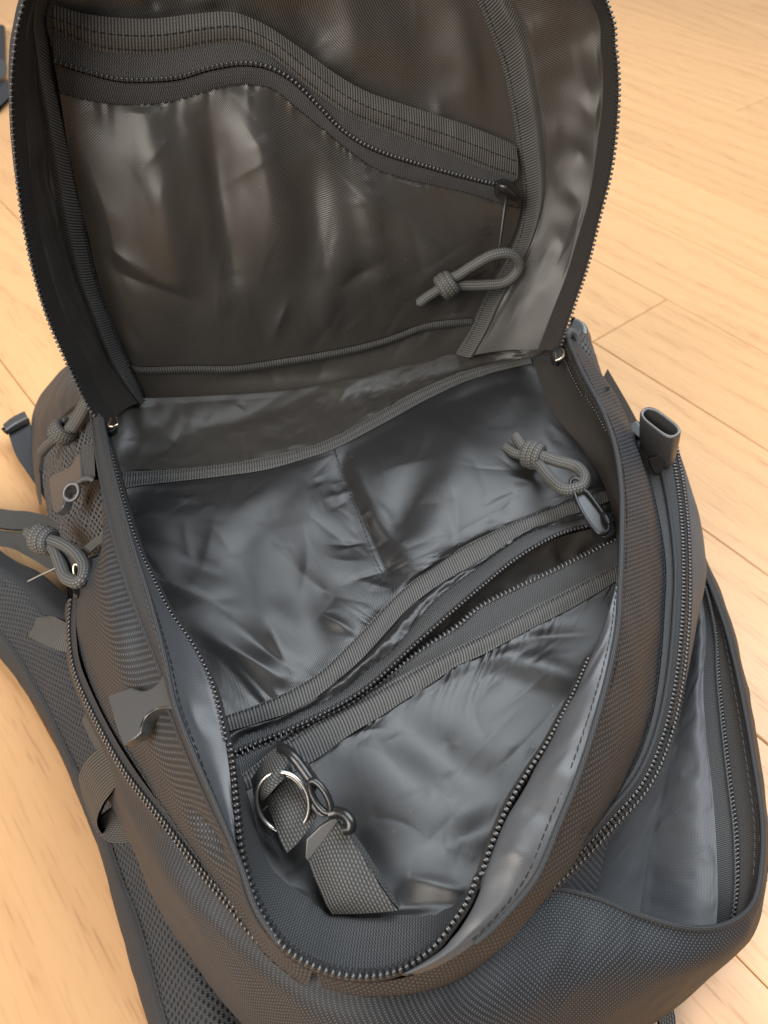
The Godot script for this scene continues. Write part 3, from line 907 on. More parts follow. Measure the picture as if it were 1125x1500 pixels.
	var tape := part(bag, "zipper_tape", sheet([mouth, between(mouth, inner_line, 0.4, Vector3(0, -0.05, 0), 120), inner_line], 300, 24, {"namp": 0.05, "nfreq": 0.7, "fade": 0.1, "seed": 14, "pleats": [34.0, 0.05, 1, 0.5]}), mats.knit)
	teeth(tape, mouth, inner_line, {"w": 0.115, "l": 0.30, "h": 0.17, "pitch": 0.18, "shift": 0.05, "lift": 0.05})
	part(tape, "cord_edge", tube(moved(between(mouth, inner_line, 0.0, Vector3(0, 0, 0), 160), Vector3(0, -0.0010, 0)), 0.0010, {"sides": 8, "n": 300}), mats.plush)
	# plush tape on the inside of the far wall
	var low := crv([6.5, 10.8, -30.72,  7.22, 10.9, -27.81,  7.79, 10.9, -25.83,  8.62, 10.9, -24.29,  9.17, 10.9, -22.43,  9.29, 10.9, -20.52,  9.13, 10.9, -18.74,  8.67, 11.1, -16.64,  7.91, 11.4, -14.53])
	var high := reach(right, 0.0, 0.42, 60)
	var plush := part(bag, "zipper_tape", sheet([moved(high, Vector3(-0.0006, 0.0002, 0)), between(high, low, 0.5, Vector3(0.25, -0.2, 0)), low], 110, 20, {"namp": 0.06, "nfreq": 0.4, "seed": 3}), mats.plush)
	var row := between(high, low, 0.22, Vector3(0.05, 0, 0))
	teeth(plush, reach(row, 0.07, 0.5), high, {"w": 0.09, "l": 0.10, "h": 0.1, "pitch": 0.185, "lift": 0.05})
	stitches(plush, reach(between(high, low, 0.08), 0.05, 0.95), low, mats.thread, 0.28, 0.03)
	# knitted strip on the inside of the near wall, where the zip goes under
	var strip_low := crv([-11.58, 11.6, -23.78,  -10.52, 11.3, -21.28,  -9.61, 11.2, -19.19,  -8.74, 11.2, -17.26,  -7.76, 11.4, -15.53])
	part(lip, "zipper_tape", sheet([reach(mouth, 0.0, 0.17, 40), strip_low], 60, 8, {"namp": 0.05, "nfreq": 0.8}), mats.plush)

# ---------------------------------------------------------------- inside the front pocket
func organizer() -> void:
	# lining at the hinge
	var crest := crv([-11.73, 12.71, -24.7,  -11.36, 12.22, -26.16,  -10.82, 11.65, -26.69,  -8.25, 11.3, -27.25,  -4.26, 10.95, -28.15,  -0.08, 11.19, -29.22,  3.48, 11.44, -30.15,  5.88, 11.51, -30.44,  7.69, 12.04, -29.74])
	var bind_top := crv([-11.51, 11.7, -21.67,  -11.15, 11.4, -22.19,  -10.66, 11.3, -22.44,  -8.72, 11.2, -22.66,  -6.74, 11.2, -22.98,  -4.76, 11.2, -23.52,  -3.33, 11.2, -24.02,  -2.17, 11.2, -24.66,  -0.39, 11.2, -26.14,  1.83, 11.3, -27.83,  4.13, 11.4, -29.06,  7.01, 11.4, -30.05])
	var bind_low := crv([-11.18, 11.5, -20.65,  -10.96, 11.2, -21.37,  -10.28, 11.1, -21.77,  -8.63, 11.1, -22.04,  -6.68, 11.1, -22.36,  -4.99, 11.1, -22.72,  -3.3, 11.1, -23.41,  -2.01, 11.1, -24.08,  -0.08, 11.1, -25.57,  2.13, 11.1, -27.34,  4.45, 11.2, -28.75,  7.14, 11.3, -29.65])
	part(bag, "hinge_lining", sheet([crest, between(crest, bind_top, 0.5, Vector3(0, -0.35, 0)), bind_top], 170, 70, {"namp": 0.16, "nfreq": 0.30, "creases": [170, 2.6, 0.060, -0.10, 0.13], "seed": 33, "fade": 0.07, "pleats": [17.0, 0.06, 1, 0.16],
		"wr": [-11.5, 10.5, -25.36, -7.49, 10.5, -27.69, 0.5, -0.28,  -10.29, 10.5, -23.22, -8.38, 10.5, -27.21, 0.4, 0.3,  -8.41, 10.5, -25.36, -4.55, 10.5, -27.21, 0.6, -0.2,  -9.69, 10.3, -23.74, -7.04, 10.3, -26.49, 0.35, -0.22,  -6.78, 10.4, -24.58, -1.38, 10.4, -27.81, 0.9, 0.2,  -2.62, 10.4, -26.85, 2.61, 10.4, -30.1, 0.7, -0.25]}), mats.flap_lining)
	var pocket := part(bag, "organizer_pocket", organizer_sheet(bind_low), mats.lining)
	lint(pocket, 26, 5)
	var binding := part(pocket, "pocket_binding", sheet([bind_top, between(bind_top, bind_low, 0.5, Vector3(0, 0.06, 0)), bind_low], 200, 8, {"namp": 0.03, "nfreq": 0.9, "thick": 0.08}), mats.ribs)
	stitches(pocket, between(bind_top, bind_low, 0.3, Vector3(0, 0.12, 0)), bind_low, mats.thread, 0.22, 0.04)
	stitches(pocket, between(bind_top, bind_low, 0.75, Vector3(0, 0.12, 0)), bind_low, mats.thread, 0.22, 0.04)
	var seam := crv([-2.12, 11, -23.89,  -1.82, 10.85, -22.88,  -1.38, 10.7, -21.52,  -0.87, 10.55, -20.01,  -0.39, 10.4, -18.52,  -0.01, 10.4, -17.62,  0.45, 10.4, -16.82])
	stitches(pocket, seam, moved(seam, Vector3(0.01, 0, 0)), mats.dark_thread, 0.24, 0.08, 0.0, 0.022)
	part(bag, "pocket_back", sheet([crv([-15.19, 9.6, -30.29,  -9.18, 9.6, -31.38,  -2.23, 9.6, -32.5,  5.04, 9.6, -34.27,  10.44, 9.6, -33.67]), crv([-12.09, 9.4, -21.43,  -6.33, 9.4, -22.21,  -0.38, 9.4, -23.02,  6.07, 9.4, -23.85,  11.23, 9.4, -24.28]), crv([-9.67, 9.2, -16.69,  -4.34, 9.2, -16.69,  1.01, 9.2, -17.33,  5.97, 9.2, -17.99,  10.57, 9.2, -18.33]), crv([-6.15, 9.2, -11.12,  -2.67, 9.2, -11.62,  1.38, 9.2, -12.13,  5.32, 9.2, -12.91,  9.17, 9.2, -13.73]), crv([-4.01, 9.4, -6.9,  -1.66, 9.4, -5.59,  0.15, 9.4, -5.41,  2.63, 9.4, -6.52,  6.57, 9.4, -10.32])], 60, 40, {"namp": 0.1}), mats.flap_lining)
	# upper grosgrain band
	var band_top := crv([-5.42, 10.5, -11.75,  -4.24, 10.5, -12.22,  -3.12, 10.5, -12.81,  -2.21, 10.5, -13.47,  -1.41, 10.5, -14.38,  -0.56, 10.5, -15.42,  0.45, 10.5, -16.69,  1.57, 10.5, -17.78,  2.83, 10.5, -18.82,  4.07, 10.6, -19.54,  5.36, 10.6, -20.26,  6.69, 10.6, -20.89,  8.1, 10.6, -21.53,  9.46, 10.6, -22.08,  10.75, 10.6, -22.71])
	var band_low := crv([-5.24, 10.4, -11.26,  -3.98, 10.4, -11.67,  -2.8, 10.4, -12.15,  -1.75, 10.4, -13.05,  -0.72, 10.4, -14.1,  0.26, 10.4, -15.36,  0.96, 10.4, -16.23,  2.14, 10.4, -17.27,  3.24, 10.4, -18.02,  4.61, 10.5, -18.82,  5.97, 10.5, -19.91,  7.22, 10.5, -20.49,  8.12, 10.5, -20.86,  9.36, 10.5, -21.43,  10.79, 10.5, -22.09])
	var band := part(bag, "grosgrain_band", sheet([band_top, between(band_top, band_low, 0.5, Vector3(0, 0.06, 0)), band_low], 200, 10, {"namp": 0.05, "nfreq": 0.9, "thick": 0.08}), mats.ribs)
	stitches(band, between(band_top, band_low, 0.12, Vector3(0, 0.06, 0)), band_low, mats.dark_thread, 0.2, 0.03)
	# cloth strip, zip and second band of the lower pocket
	var hem := crv([-4.99, 10.4, -10.78,  -4.65, 10.4, -11.14,  -3.56, 10.4, -11.53,  -2.79, 10.4, -12,  -1.5, 10.4, -12.71,  -0.54, 10.4, -13.66,  0.38, 10.5, -14.41,  1.88, 10.6, -16.4,  3.7, 10.6, -18,  5.78, 10.6, -19.65,  7.84, 10.6, -20.33,  9.25, 10.5, -20.86,  10.64, 10.5, -21.43])
	part(bag, "pocket_hem", sheet([moved(band_low, Vector3(0, -0.0006, 0)), between(band_low, hem, 0.5, Vector3(0, 0.16, 0)), hem], 200, 12, {"namp": 0.10, "nfreq": 1.2, "seed": 17, "ramp": 0.08, "rfreq": 1.0}), mats.lining)
	var upper := crv([-4.98, 10.5, -10.44,  -4.66, 10.5, -10.57,  -3.51, 10.5, -11.09,  -2.35, 10.5, -11.67,  -1.15, 10.6, -12.32,  -0.27, 10.7, -12.96,  0.9, 10.8, -14.12,  2.14, 10.9, -15.3,  3.81, 10.9, -16.91,  5.12, 10.8, -18.15,  6.41, 10.8, -19.06,  7.47, 10.7, -19.67,  8.77, 10.7, -20.03,  10.4, 10.6, -20.41])
	var lower := crv([-4.99, 10.4, -10.41,  -4.65, 10.4, -10.55,  -3.49, 10.4, -11.07,  -2.33, 10.4, -11.62,  -1.13, 10.4, -12.27,  -0.06, 10.4, -13.13,  1.24, 10.4, -14.36,  2.62, 10.4, -15.36,  3.58, 10.4, -16.26,  5.06, 10.4, -17.14,  6.94, 10.4, -18.15,  9.24, 10.4, -19.53,  10.73, 10.4, -20.43])
	var two_top := crv([-4.72, 10.4, -9.69,  -4.46, 10.3, -9.93,  -2.91, 10.3, -11.33,  -1.8, 10.3, -12.02,  -0.53, 10.3, -12.71,  0.9, 10.3, -13.56,  2.12, 10.3, -14.27,  3.72, 10.3, -15.16,  5.53, 10.3, -16.24,  7.4, 10.3, -17.31,  9.12, 10.3, -18.26,  10.59, 10.3, -19.08])
	var two_low := crv([-4.57, 10.2, -9.28,  -4.16, 10.2, -9.5,  -2.44, 10.2, -10.27,  -1.13, 10.2, -11.26,  -0.15, 10.2, -11.89,  0.86, 10.2, -12.61,  1.71, 10.2, -13.18,  2.54, 10.2, -13.81,  3.66, 10.2, -14.36,  5.44, 10.2, -15.4,  7.28, 10.2, -16.43,  9.09, 10.2, -17.61,  10.5, 10.2, -18.54])
	var zip := part(bag, "zipper_tape", sheet([hem, between(hem, upper, 0.5, Vector3(0, 0.08, 0)), upper], 200, 10, {"namp": 0.03, "nfreq": 1.0}), mats.knit)
	stitches(zip, between(hem, upper, 0.1, Vector3(0, 0.04, 0)), upper, mats.dark_thread, 0.24, 0.03)
	teeth(zip, upper, hem, {"w": 0.1, "l": 0.2, "h": 0.13, "pitch": 0.165, "lift": 0.03, "shift": 0.03})
	var zip_two := part(bag, "zipper_tape", sheet([lower, between(lower, two_top, 0.5, Vector3(0, 0.08, 0)), two_top], 200, 10, {"namp": 0.04, "nfreq": 0.9}), mats.knit)
	teeth(zip_two, lower, two_top, {"w": 0.1, "l": 0.24, "h": 0.12, "pitch": 0.19, "lift": 0.03, "shift": 0.03})
	var band_two := part(bag, "grosgrain_band", sheet([two_top, between(two_top, two_low, 0.5, Vector3(0, 0.07, 0)), two_low], 200, 10, {"namp": 0.06, "nfreq": 0.8, "thick": 0.08}), mats.ribs)
	stitches(band_two, between(two_top, two_low, 0.2, Vector3(0, 0.1, 0)), two_low, mats.dark_thread, 0.24, 0.03)
	# seen through the open zip
	part(bag, "pocket_lining", sheet([moved(between(hem, upper, 0.7), Vector3(0, -0.004, 0)), moved(between(upper, lower, 0.5), Vector3(0, -0.012, 0)), moved(between(lower, two_top, 0.6), Vector3(0, -0.004, 0))], 120, 24, {"namp": 0.2, "nfreq": 0.8, "seed": 41}), mats.flap_lining)
	# lower pocket
	var floor_rows := [moved(two_low, Vector3(0, -0.0005, 0)),
		crv([-4.35, 10.2, -8.55,  -3.1, 10.2, -9.32,  -1.4, 10.2, -10.45,  1.33, 10.1, -11.64,  4.75, 10.1, -13.24,  8.56, 10.2, -15.58]),
		crv([-3.8, 10, -7.52,  -2.58, 10, -8.02,  -0.91, 10, -8.75,  1.72, 10, -9.85,  4.05, 10, -11.01,  7.75, 10, -13.7]),
		crv([-3.19, 10, -6.62,  -1.89, 10, -6.83,  -0.05, 10, -7.22,  1.85, 10, -8.02,  3.41, 10, -8.97,  6.43, 10.1, -11.69]),
		crv([-2.42, 10.2, -5.94,  -1.22, 10.2, -5.55,  -0.05, 10.2, -5.55,  1.12, 10.2, -5.62,  2.53, 10.2, -6.16,  4.66, 10.4, -9.03])]
	var lower_pocket := part(bag, "lower_pocket", sheet(floor_rows, 200, 130, {"namp": 0.12, "nfreq": 0.22, "creases": [70, 3.2, 0.036, 0.09, 0.12], "seed": 27, "fade": 0.07, "pleats": [14.0, 0.05, 0, 0.08],
		"wr": [3.42, 10.1, -14.62, 7.59, 10.1, -12.97, 0.6, 0.3,  4.47, 10.1, -15.2, 7.5, 10.1, -15.2, 0.4, -0.22,  -0.96, 10, -10.77, 1.64, 10, -8.12, 1.3, 0.35,  -0.06, 10, -11.74, 4.27, 10, -8.97, 0.9, -0.2,  -0.05, 10, -5.99, 2.53, 10, -5.9, 0.3, -0.35,  0.76, 10, -6.74, 2.75, 10, -6.18, 0.35, 0.3,  -1.33, 10, -8.33, -0.05, 10, -6.36, 0.6, -0.2,  -3.66, 10.2, -8.47, -2.67, 10.2, -6.68, 0.35, -0.25,  1.83, 10, -7.72, 4.25, 10, -8.75, 0.6, -0.3]}), mats.lining)
	lint(lower_pocket, 14, 6)

func organizer_sheet(bind_low: PackedVector3Array) -> ArrayMesh:
	var rows := [moved(bind_low, Vector3(0, -0.0004, 0)),
		crv([-10.8, 11.35, -19.41,  -10.52, 10.95, -20.11,  -8.82, 11.15, -20.08,  -6.4, 11.15, -20.37,  -3.43, 11.05, -21.13,  -1.81, 10.65, -22.35,  -0.65, 11.05, -22.45,  2.26, 11.25, -23.38,  5.96, 11.05, -24.78,  8.71, 10.95, -24.89]),
		crv([-9.84, 11.15, -17.3,  -9.5, 10.85, -17.78,  -7.88, 11.05, -17.76,  -5.6, 10.95, -18.1,  -3.01, 10.85, -18.78,  -1.04, 10.45, -20.1,  0.35, 10.85, -20.19,  3.31, 10.95, -21.22,  6.27, 10.85, -22.28,  10.09, 10.75, -23.22]),
		crv([-8.33, 10.7, -15.11,  -6.47, 10.9, -15.13,  -4.55, 10.8, -15.49,  -2.12, 10.6, -16.62,  -0.39, 10.4, -17.99,  1, 10.7, -18.39,  3.49, 10.7, -19.6,  6.44, 10.6, -21.08,  10.42, 10.6, -22.55]),
		crv([-5.4, 10.5, -11.6,  -4.24, 10.4, -12.12,  -3.12, 10.4, -12.71,  -2.21, 10.4, -13.37,  -1.41, 10.4, -14.27,  -0.56, 10.4, -15.3,  0.45, 10.4, -16.57,  1.57, 10.4, -17.66,  2.83, 10.4, -18.69,  4.09, 10.4, -19.49,  5.38, 10.4, -20.21,  6.72, 10.4, -20.84,  8.13, 10.4, -21.48,  9.49, 10.4, -22.03,  10.79, 10.4, -22.66])]
	return sheet(rows, 260, 200, {"namp": 0.12, "nfreq": 0.24, "creases": [130, 3.4, 0.046, -0.12, 0.13], "seed": 61, "fade": 0.05, "pleats": [20.0, 0.05, 1, 0.05],
		"wr": [-2.17, 10.5, -24.48, 0.45, 10.5, -16.75, 0.3, -0.14,  -1.68, 10.6, -22.51, -2.66, 10.6, -21.84, 0.14, 0.05,  -1.44, 10.6, -21.53, -2.59, 10.6, -20.48, 0.14, -0.05,  -1.13, 10.6, -20.59, -0.07, 10.6, -20.85, 0.14, 0.05,  -0.73, 10.5, -19.41, -1.69, 10.5, -18.85, 0.14, 0.05,  -0.61, 10.5, -19.06, 0.48, 10.5, -19.34, 0.14, -0.05,  -0.17, 10.4, -17.95, -1.12, 10.4, -17.46, 0.14, -0.05,  -6.34, 10.6, -19.33, -4.17, 10.6, -22.71, 0.5, 0.3,  -6.11, 10.6, -17.64, -3.53, 10.6, -21.92, 0.35, -0.3,  -9.66, 10.7, -20.32, -6.04, 10.7, -19.25, 0.35, 0.3,  -9.37, 10.7, -18.9, -6.04, 10.7, -17.24, 0.35, -0.28,  -8.64, 10.7, -17.24, -5.58, 10.7, -15.7, 0.4, 0.28,  -7.59, 10.7, -15.7, -5.66, 10.7, -16.3, 0.25, -0.2,  -6.48, 10.6, -14.89, -3.36, 10.6, -12.97, 0.45, 0.3,  -5.82, 10.6, -15.47, -2.91, 10.6, -13.23, 0.4, -0.26,  -4.66, 10.6, -16.37, -3.1, 10.6, -12.71, 0.5, 0.2,  -3.92, 10.6, -19.68, -2.24, 10.6, -14.04, 1, -0.3,  -2.34, 10.5, -15.83, -1.05, 10.5, -14.95, 0.4, 0.28,  -1.25, 10.5, -22.81, 1, 10.5, -18.04, 0.6, 0.22,  1.74, 10.6, -24.38, -0.07, 10.6, -17.64, 0.7, -0.25,  3.6, 10.7, -25.15, 1.52, 10.7, -17.89, 0.9, 0.3,  5.46, 10.6, -25.26, 6.16, 10.6, -21.15, 0.8, -0.2,  2.43, 10.7, -26.51, 6.48, 10.7, -28.95, 0.5, -0.25,  7.62, 10.6, -27.58, 9.36, 10.6, -23.12, 0.4, 0.3,  0.45, 10.5, -16.75, 2.08, 10.5, -18.38, 0.3, 0.2,  -1.7, 10.5, -23.22, -0.07, 10.5, -22.01, 0.25, 0.15,  -2.63, 10.5, -21.24, -1.23, 10.5, -22.01, 0.25, 0.15,  -2.24, 10.5, -19.06, -0.62, 10.5, -19.41, 0.22, -0.12]})
# ---------------------------------------------------------------- the front flap, folded up behind the opening
func front_flap() -> void:
	var rim := crv([-11.58, 12.74, -23.48,  -12.01, 14, -23.65,  -12.29, 15.66, -23.95,  -12.54, 17.47, -24.28,  -12.6, 19.25, -24.66,  -12.49, 21.1, -25.09,  -12.22, 23, -25.57,  -11.9, 24.55, -25.99,  -11.49, 25.81, -26.36,  -10.84, 27.15, -26.82,  -8.44, 31.19, -28.29,  -2.44, 33.54, -30.27,  4.31, 30.61, -31.29,  7.76, 25.97, -31.12,  8.39, 24.52, -30.96,  8.76, 23.21, -30.76,  8.96, 21.59, -30.46,  8.99, 20.13, -30.14,  8.83, 18.61, -29.77,  8.63, 16.7, -29.3,  8.29, 14.98, -28.85,  7.9, 13, -28.31])
	var tape_in := crv([-11.4, 12.49, -24.52,  -11.81, 13.67, -24.68,  -12.03, 15.06, -24.93,  -12.36, 16.81, -25.23,  -12.5, 18.67, -25.61,  -12.45, 20.6, -26.04,  -12.21, 22.57, -26.53,  -11.91, 24.18, -26.96,  -11.52, 25.49, -27.34,  -10.92, 26.88, -27.79,  -8.24, 30.11, -29.15,  -2.62, 32.26, -31,  3.44, 29.62, -31.91,  7.4, 25.72, -32.03,  8.08, 24.22, -31.87,  8.45, 22.65, -31.61,  8.51, 21.23, -31.32,  8.53, 19.1, -30.86,  8.26, 17.28, -30.39,  8, 15.78, -30,  7.63, 14.43, -29.61,  7.14, 12.54, -29.08])
	var pipe_out := crv([-10.91, 11.89, -26.09,  -11.7, 13.8, -26.32,  -11.98, 15.79, -26.68,  -12.28, 17.91, -27.07,  -12.25, 20.3, -27.6,  -12.06, 22.57, -28.15,  -11.96, 24.04, -28.49,  -11.88, 25.03, -28.73,  -11.53, 26.51, -29.14,  -9.34, 29.3, -30.29,  -3.23, 31.26, -32.21,  2.42, 29.01, -33.11,  4.57, 25.54, -32.66,  5.31, 24.51, -32.62,  6.05, 22.38, -32.33,  6.56, 20.63, -32.08,  6.88, 18.64, -31.72,  6.59, 16.91, -31.27,  6.05, 15.59, -30.85,  5.42, 14.35, -30.42,  4.84, 12.89, -29.96,  4.26, 11.83, -29.59])
	var pipe_in := crv([-10.83, 11.54, -26.77,  -11.15, 13.37, -27.09,  -11.48, 15.27, -27.43,  -11.69, 17.43, -27.85,  -11.65, 19.9, -28.4,  -11.57, 22.24, -28.93,  -11.56, 23.75, -29.27,  -11.49, 24.77, -29.51,  -11.16, 26.3, -29.92,  -8.31, 28.57, -31.12,  -3.35, 30.33, -32.72,  1.62, 28.18, -33.46,  3.47, 25.4, -33.21,  4.59, 23.3, -33.02,  5.12, 21.83, -32.83,  5.63, 20.03, -32.56,  6.02, 18.22, -32.26,  5.97, 16.66, -31.91,  5.44, 15.37, -31.49,  4.63, 13.91, -30.98,  4.14, 12.67, -30.58,  3.48, 11.48, -30.16])
	var back := crv([-10.56, 10.56, -27.68,  -12.34, 14.04, -28.21,  -12.73, 17.95, -28.97,  -12.2, 22.84, -30.17,  -10.53, 28.22, -31.76,  -3.52, 31.84, -34.27,  3.65, 28.22, -35.24,  6.26, 22.84, -34.7,  7.09, 17.95, -33.83,  6.89, 14.04, -32.93,  5.47, 10.56, -31.61])
	var hem := crv([-11.58, 12.67, -25.15,  -13.09, 15.52, -25.83,  -13.4, 18.8, -26.68,  -12.7, 24.08, -28.01,  -11.49, 27.02, -28.95,  -9.16, 30.93, -30.37,  -2.96, 33.28, -32.4,  3.78, 30.54, -33.46,  7.43, 25.55, -33.26,  8.57, 22.32, -32.83,  8.53, 17.34, -31.73,  7.65, 12.67, -29.86])
	var middle := crv([-2.76, 10.42, -30.29,  -3.08, 17.81, -32.04,  -3.31, 24.68, -33.39,  -3.52, 31.84, -34.27])
	var shell := part(bag, "front_flap", sheet([rim, hem, back], 220, 30, {"face": Vector3(0, 0.2, -2), "namp": 0.05}), mats.oxford)
	part(shell, "outer_panel", sheet([reach(back, 0.0, 0.5, 60), middle, mirrored_back(back)], 80, 60, {"face": Vector3(0, 0.2, -3), "namp": 0.08}), mats.oxford)
	var tape := part(shell, "zipper_tape", sheet([rim, between(rim, tape_in, 0.5, Vector3(0, 0.03, 0), 160), tape_in], 300, 12, {"namp": 0.03, "nfreq": 0.8}), mats.plush)
	teeth(tape, rim, tape_in, {"w": 0.095, "l": 0.26, "h": 0.13, "pitch": 0.185, "shift": 0.0})
	var gusset := part(shell, "gusset_lining", sheet([tape_in, between(tape_in, pipe_out, 0.5, Vector3(0, 0.0, -0.15), 160), pipe_out], 330, 70, {"namp": 0.16, "nfreq": 0.32, "creases": [160, 1.8, 0.05, 0.0, 0.10], "seed": 71, "fade": 0.08, "turn_uv": true,
		"wr": [6.73, 23.1, -31.71, 8.65, 21.54, -31.84, 0.4, 0.1,  6.45, 21.22, -31.34, 8.95, 19.98, -31.68, 0.35, -0.14,  6.98, 19.4, -31.07, 8.93, 18.39, -31.33, 0.4, 0.12,  6.62, 17.78, -30.73, 8.72, 16.09, -30.88, 0.4, -0.12,  6, 15.25, -30.03, 8.36, 14.3, -30.4, 0.4, 0.11,  5.23, 13.48, -29.45, 7.59, 12.79, -29.88, 0.4, -0.11,  6.69, 25.22, -32.27, 7.3, 23.02, -31.94, 0.5, -0.11,  -11.92, 20.18, -26.82, -12.08, 17.42, -26.17, 0.3, -0.11,  -11.9, 17.12, -26.15, -11.35, 13.54, -25.5, 0.35, 0.12]}), mats.flap_lining)
	var pipe_ridge := between(pipe_out, pipe_in, 0.5, Vector3(0, 0.0, 0), 160)
	var toward := Vector3(0.232, 0.21, 0.95)
	part(shell, "piping", sheet([pipe_out, moved(between(pipe_out, pipe_in, 0.3, Vector3.ZERO, 160), toward * 0.0028), moved(pipe_ridge, toward * 0.0030), moved(between(pipe_out, pipe_in, 0.8, Vector3.ZERO, 160), toward * 0.0016), pipe_in], 330, 20, {"namp": 0.06, "nfreq": 0.5, "seed": 15, "fade": 0.0}), mats.ribs)
	stitches(shell, moved(between(pipe_out, pipe_in, 0.86, Vector3.ZERO, 160), toward * 0.0012), pipe_in, mats.dark_thread, 0.24, 0.02)
	# back panel of the flap's inside
	var left_edge := reach(pipe_in, 0.0, 0.42, 60)
	var right_edge := PackedVector3Array()
	var all := even(pipe_in, 200)
	for i in range(199, 104, -1):
		right_edge.append(all[i])
	var centre := crv([-4.29, 10.74, -28.2,  -3.97, 15.17, -29.77,  -3.75, 20.04, -31,  -3.39, 24.95, -32.05,  -3.44, 29.72, -32.67])
	part(shell, "flap_lining", sheet([left_edge, centre, right_edge], 170, 150, {"namp": 0.2, "nfreq": 0.28, "creases": [110, 3.2, 0.045, 0.0, 0.07], "seed": 19, "fade": 0.06, "turn_uv": true,
		"wr": [-8.14, 26.43, -30.9, -8.05, 25.66, -30.75, 0.4, -0.25,  -6.21, 26.51, -31.39, -6.1, 25.63, -31.23, 0.5, 0.3,  -3.44, 26.34, -32.03, -2.35, 24.23, -31.84, 0.6, -0.3,  -1.53, 26.23, -32.48, -0.85, 23.24, -31.99, 0.7, 0.3,  0.93, 26.28, -33.09, 2.11, 22.07, -32.46, 0.9, -0.3,  2.74, 25.39, -33.23, 3.82, 21.48, -32.64, 0.6, 0.25,  -2.34, 24.45, -31.89, -1.63, 23.31, -31.81, 0.3, 0.2,  -0.07, 23.44, -32.12, 0.47, 22.49, -32.04, 0.3, -0.15,  2.1, 22.11, -32.36, 2.42, 21.36, -32.27, 0.25, 0.15,  -8.18, 11.89, -27.5, -0.08, 11.04, -29.3, 0.4, -0.2]}), mats.flap_lining)
	# the flap's zipped pocket
	var top := crv([-11.04, 26.27, -29.58,  -10.19, 25.97, -29.72,  -9.1, 25.77, -29.94,  -7.96, 25.67, -30.2,  -6.69, 25.7, -30.52,  -5.59, 25.71, -30.79,  -4.87, 25.54, -30.93,  -3.97, 25.08, -31.05,  -2.81, 24.27, -31.16,  -1.78, 23.53, -31.25,  -0.59, 22.85, -31.39,  1.27, 22.14, -31.69,  3.22, 21.42, -32.01,  5.14, 20.59, -32.3,  5.51, 20.35, -32.34])
	var mid := crv([-11.17, 25.54, -29.33,  -9.97, 24.93, -29.49,  -8.67, 24.69, -29.76,  -7.58, 24.65, -30.02,  -6.35, 24.78, -30.35,  -5.13, 24.77, -30.64,  -4.03, 24.26, -30.8,  -2.94, 23.33, -30.87,  -2.06, 22.66, -30.93,  -1.2, 22.1, -31.02,  0.66, 21.24, -31.29,  2.63, 20.41, -31.59,  4.56, 19.54, -31.87,  5.69, 19.16, -32.07])
	var bottom := crv([-11.42, 23.76, -28.88,  -10.47, 23.45, -29.04,  -9.41, 23.23, -29.26,  -8.01, 23.17, -29.59,  -6.84, 23.33, -29.91,  -5.76, 23.5, -30.21,  -4.88, 23.47, -30.42,  -4.12, 23.26, -30.56,  -3.46, 22.71, -30.6,  -2.44, 21.84, -30.66,  -1.36, 20.9, -30.72,  -0.23, 20.12, -30.82,  1.34, 19.52, -31.08,  3.38, 18.9, -31.44,  5.07, 18.25, -31.72,  5.95, 17.93, -31.86])
	var line := crv([-11.31, 24.7, -28.96,  -10.5, 24.38, -29.08,  -9.4, 24.02, -29.27,  -8.23, 23.9, -29.54,  -7.3, 23.91, -29.77,  -6.23, 24.1, -30.07,  -5.18, 24.16, -30.34,  -4.23, 23.98, -30.53,  -3.39, 23.49, -30.63,  -2.61, 22.72, -30.65,  -1.58, 21.66, -30.68,  -0.23, 20.83, -30.82,  1.97, 19.98, -31.18,  3.92, 19.31, -31.51,  5.07, 18.97, -31.72])
	var seam := crv([-11.08, 13.37, -27.01,  -10.63, 13.21, -26.97,  -8.6, 12.94, -27.41,  -6.86, 12.65, -27.78,  -5.05, 12.62, -28.21,  -3.52, 12.63, -28.59,  -1.34, 12.72, -29.14,  0.24, 12.93, -29.58,  1.82, 13.28, -30.04,  3.11, 13.29, -30.36,  4.17, 13.13, -30.69])
	var belly := crv([-11.54, 16.78, -27.64,  -9.96, 17.47, -27.55,  -7.26, 17.63, -28.03,  -4.04, 17.21, -28.73,  -1.24, 16.56, -29.27,  1.72, 15.91, -30.07,  3.94, 15.23, -30.88,  5, 14.88, -31.28])
	var upper_belly := crv([-11.65, 20.95, -28.42,  -9.78, 20.98, -28.36,  -7.31, 21.01, -28.86,  -4.81, 20.75, -29.42,  -2.51, 19.89, -29.8,  -0.07, 18.66, -30.23,  2.87, 17.53, -30.91,  5.76, 16.73, -31.77])
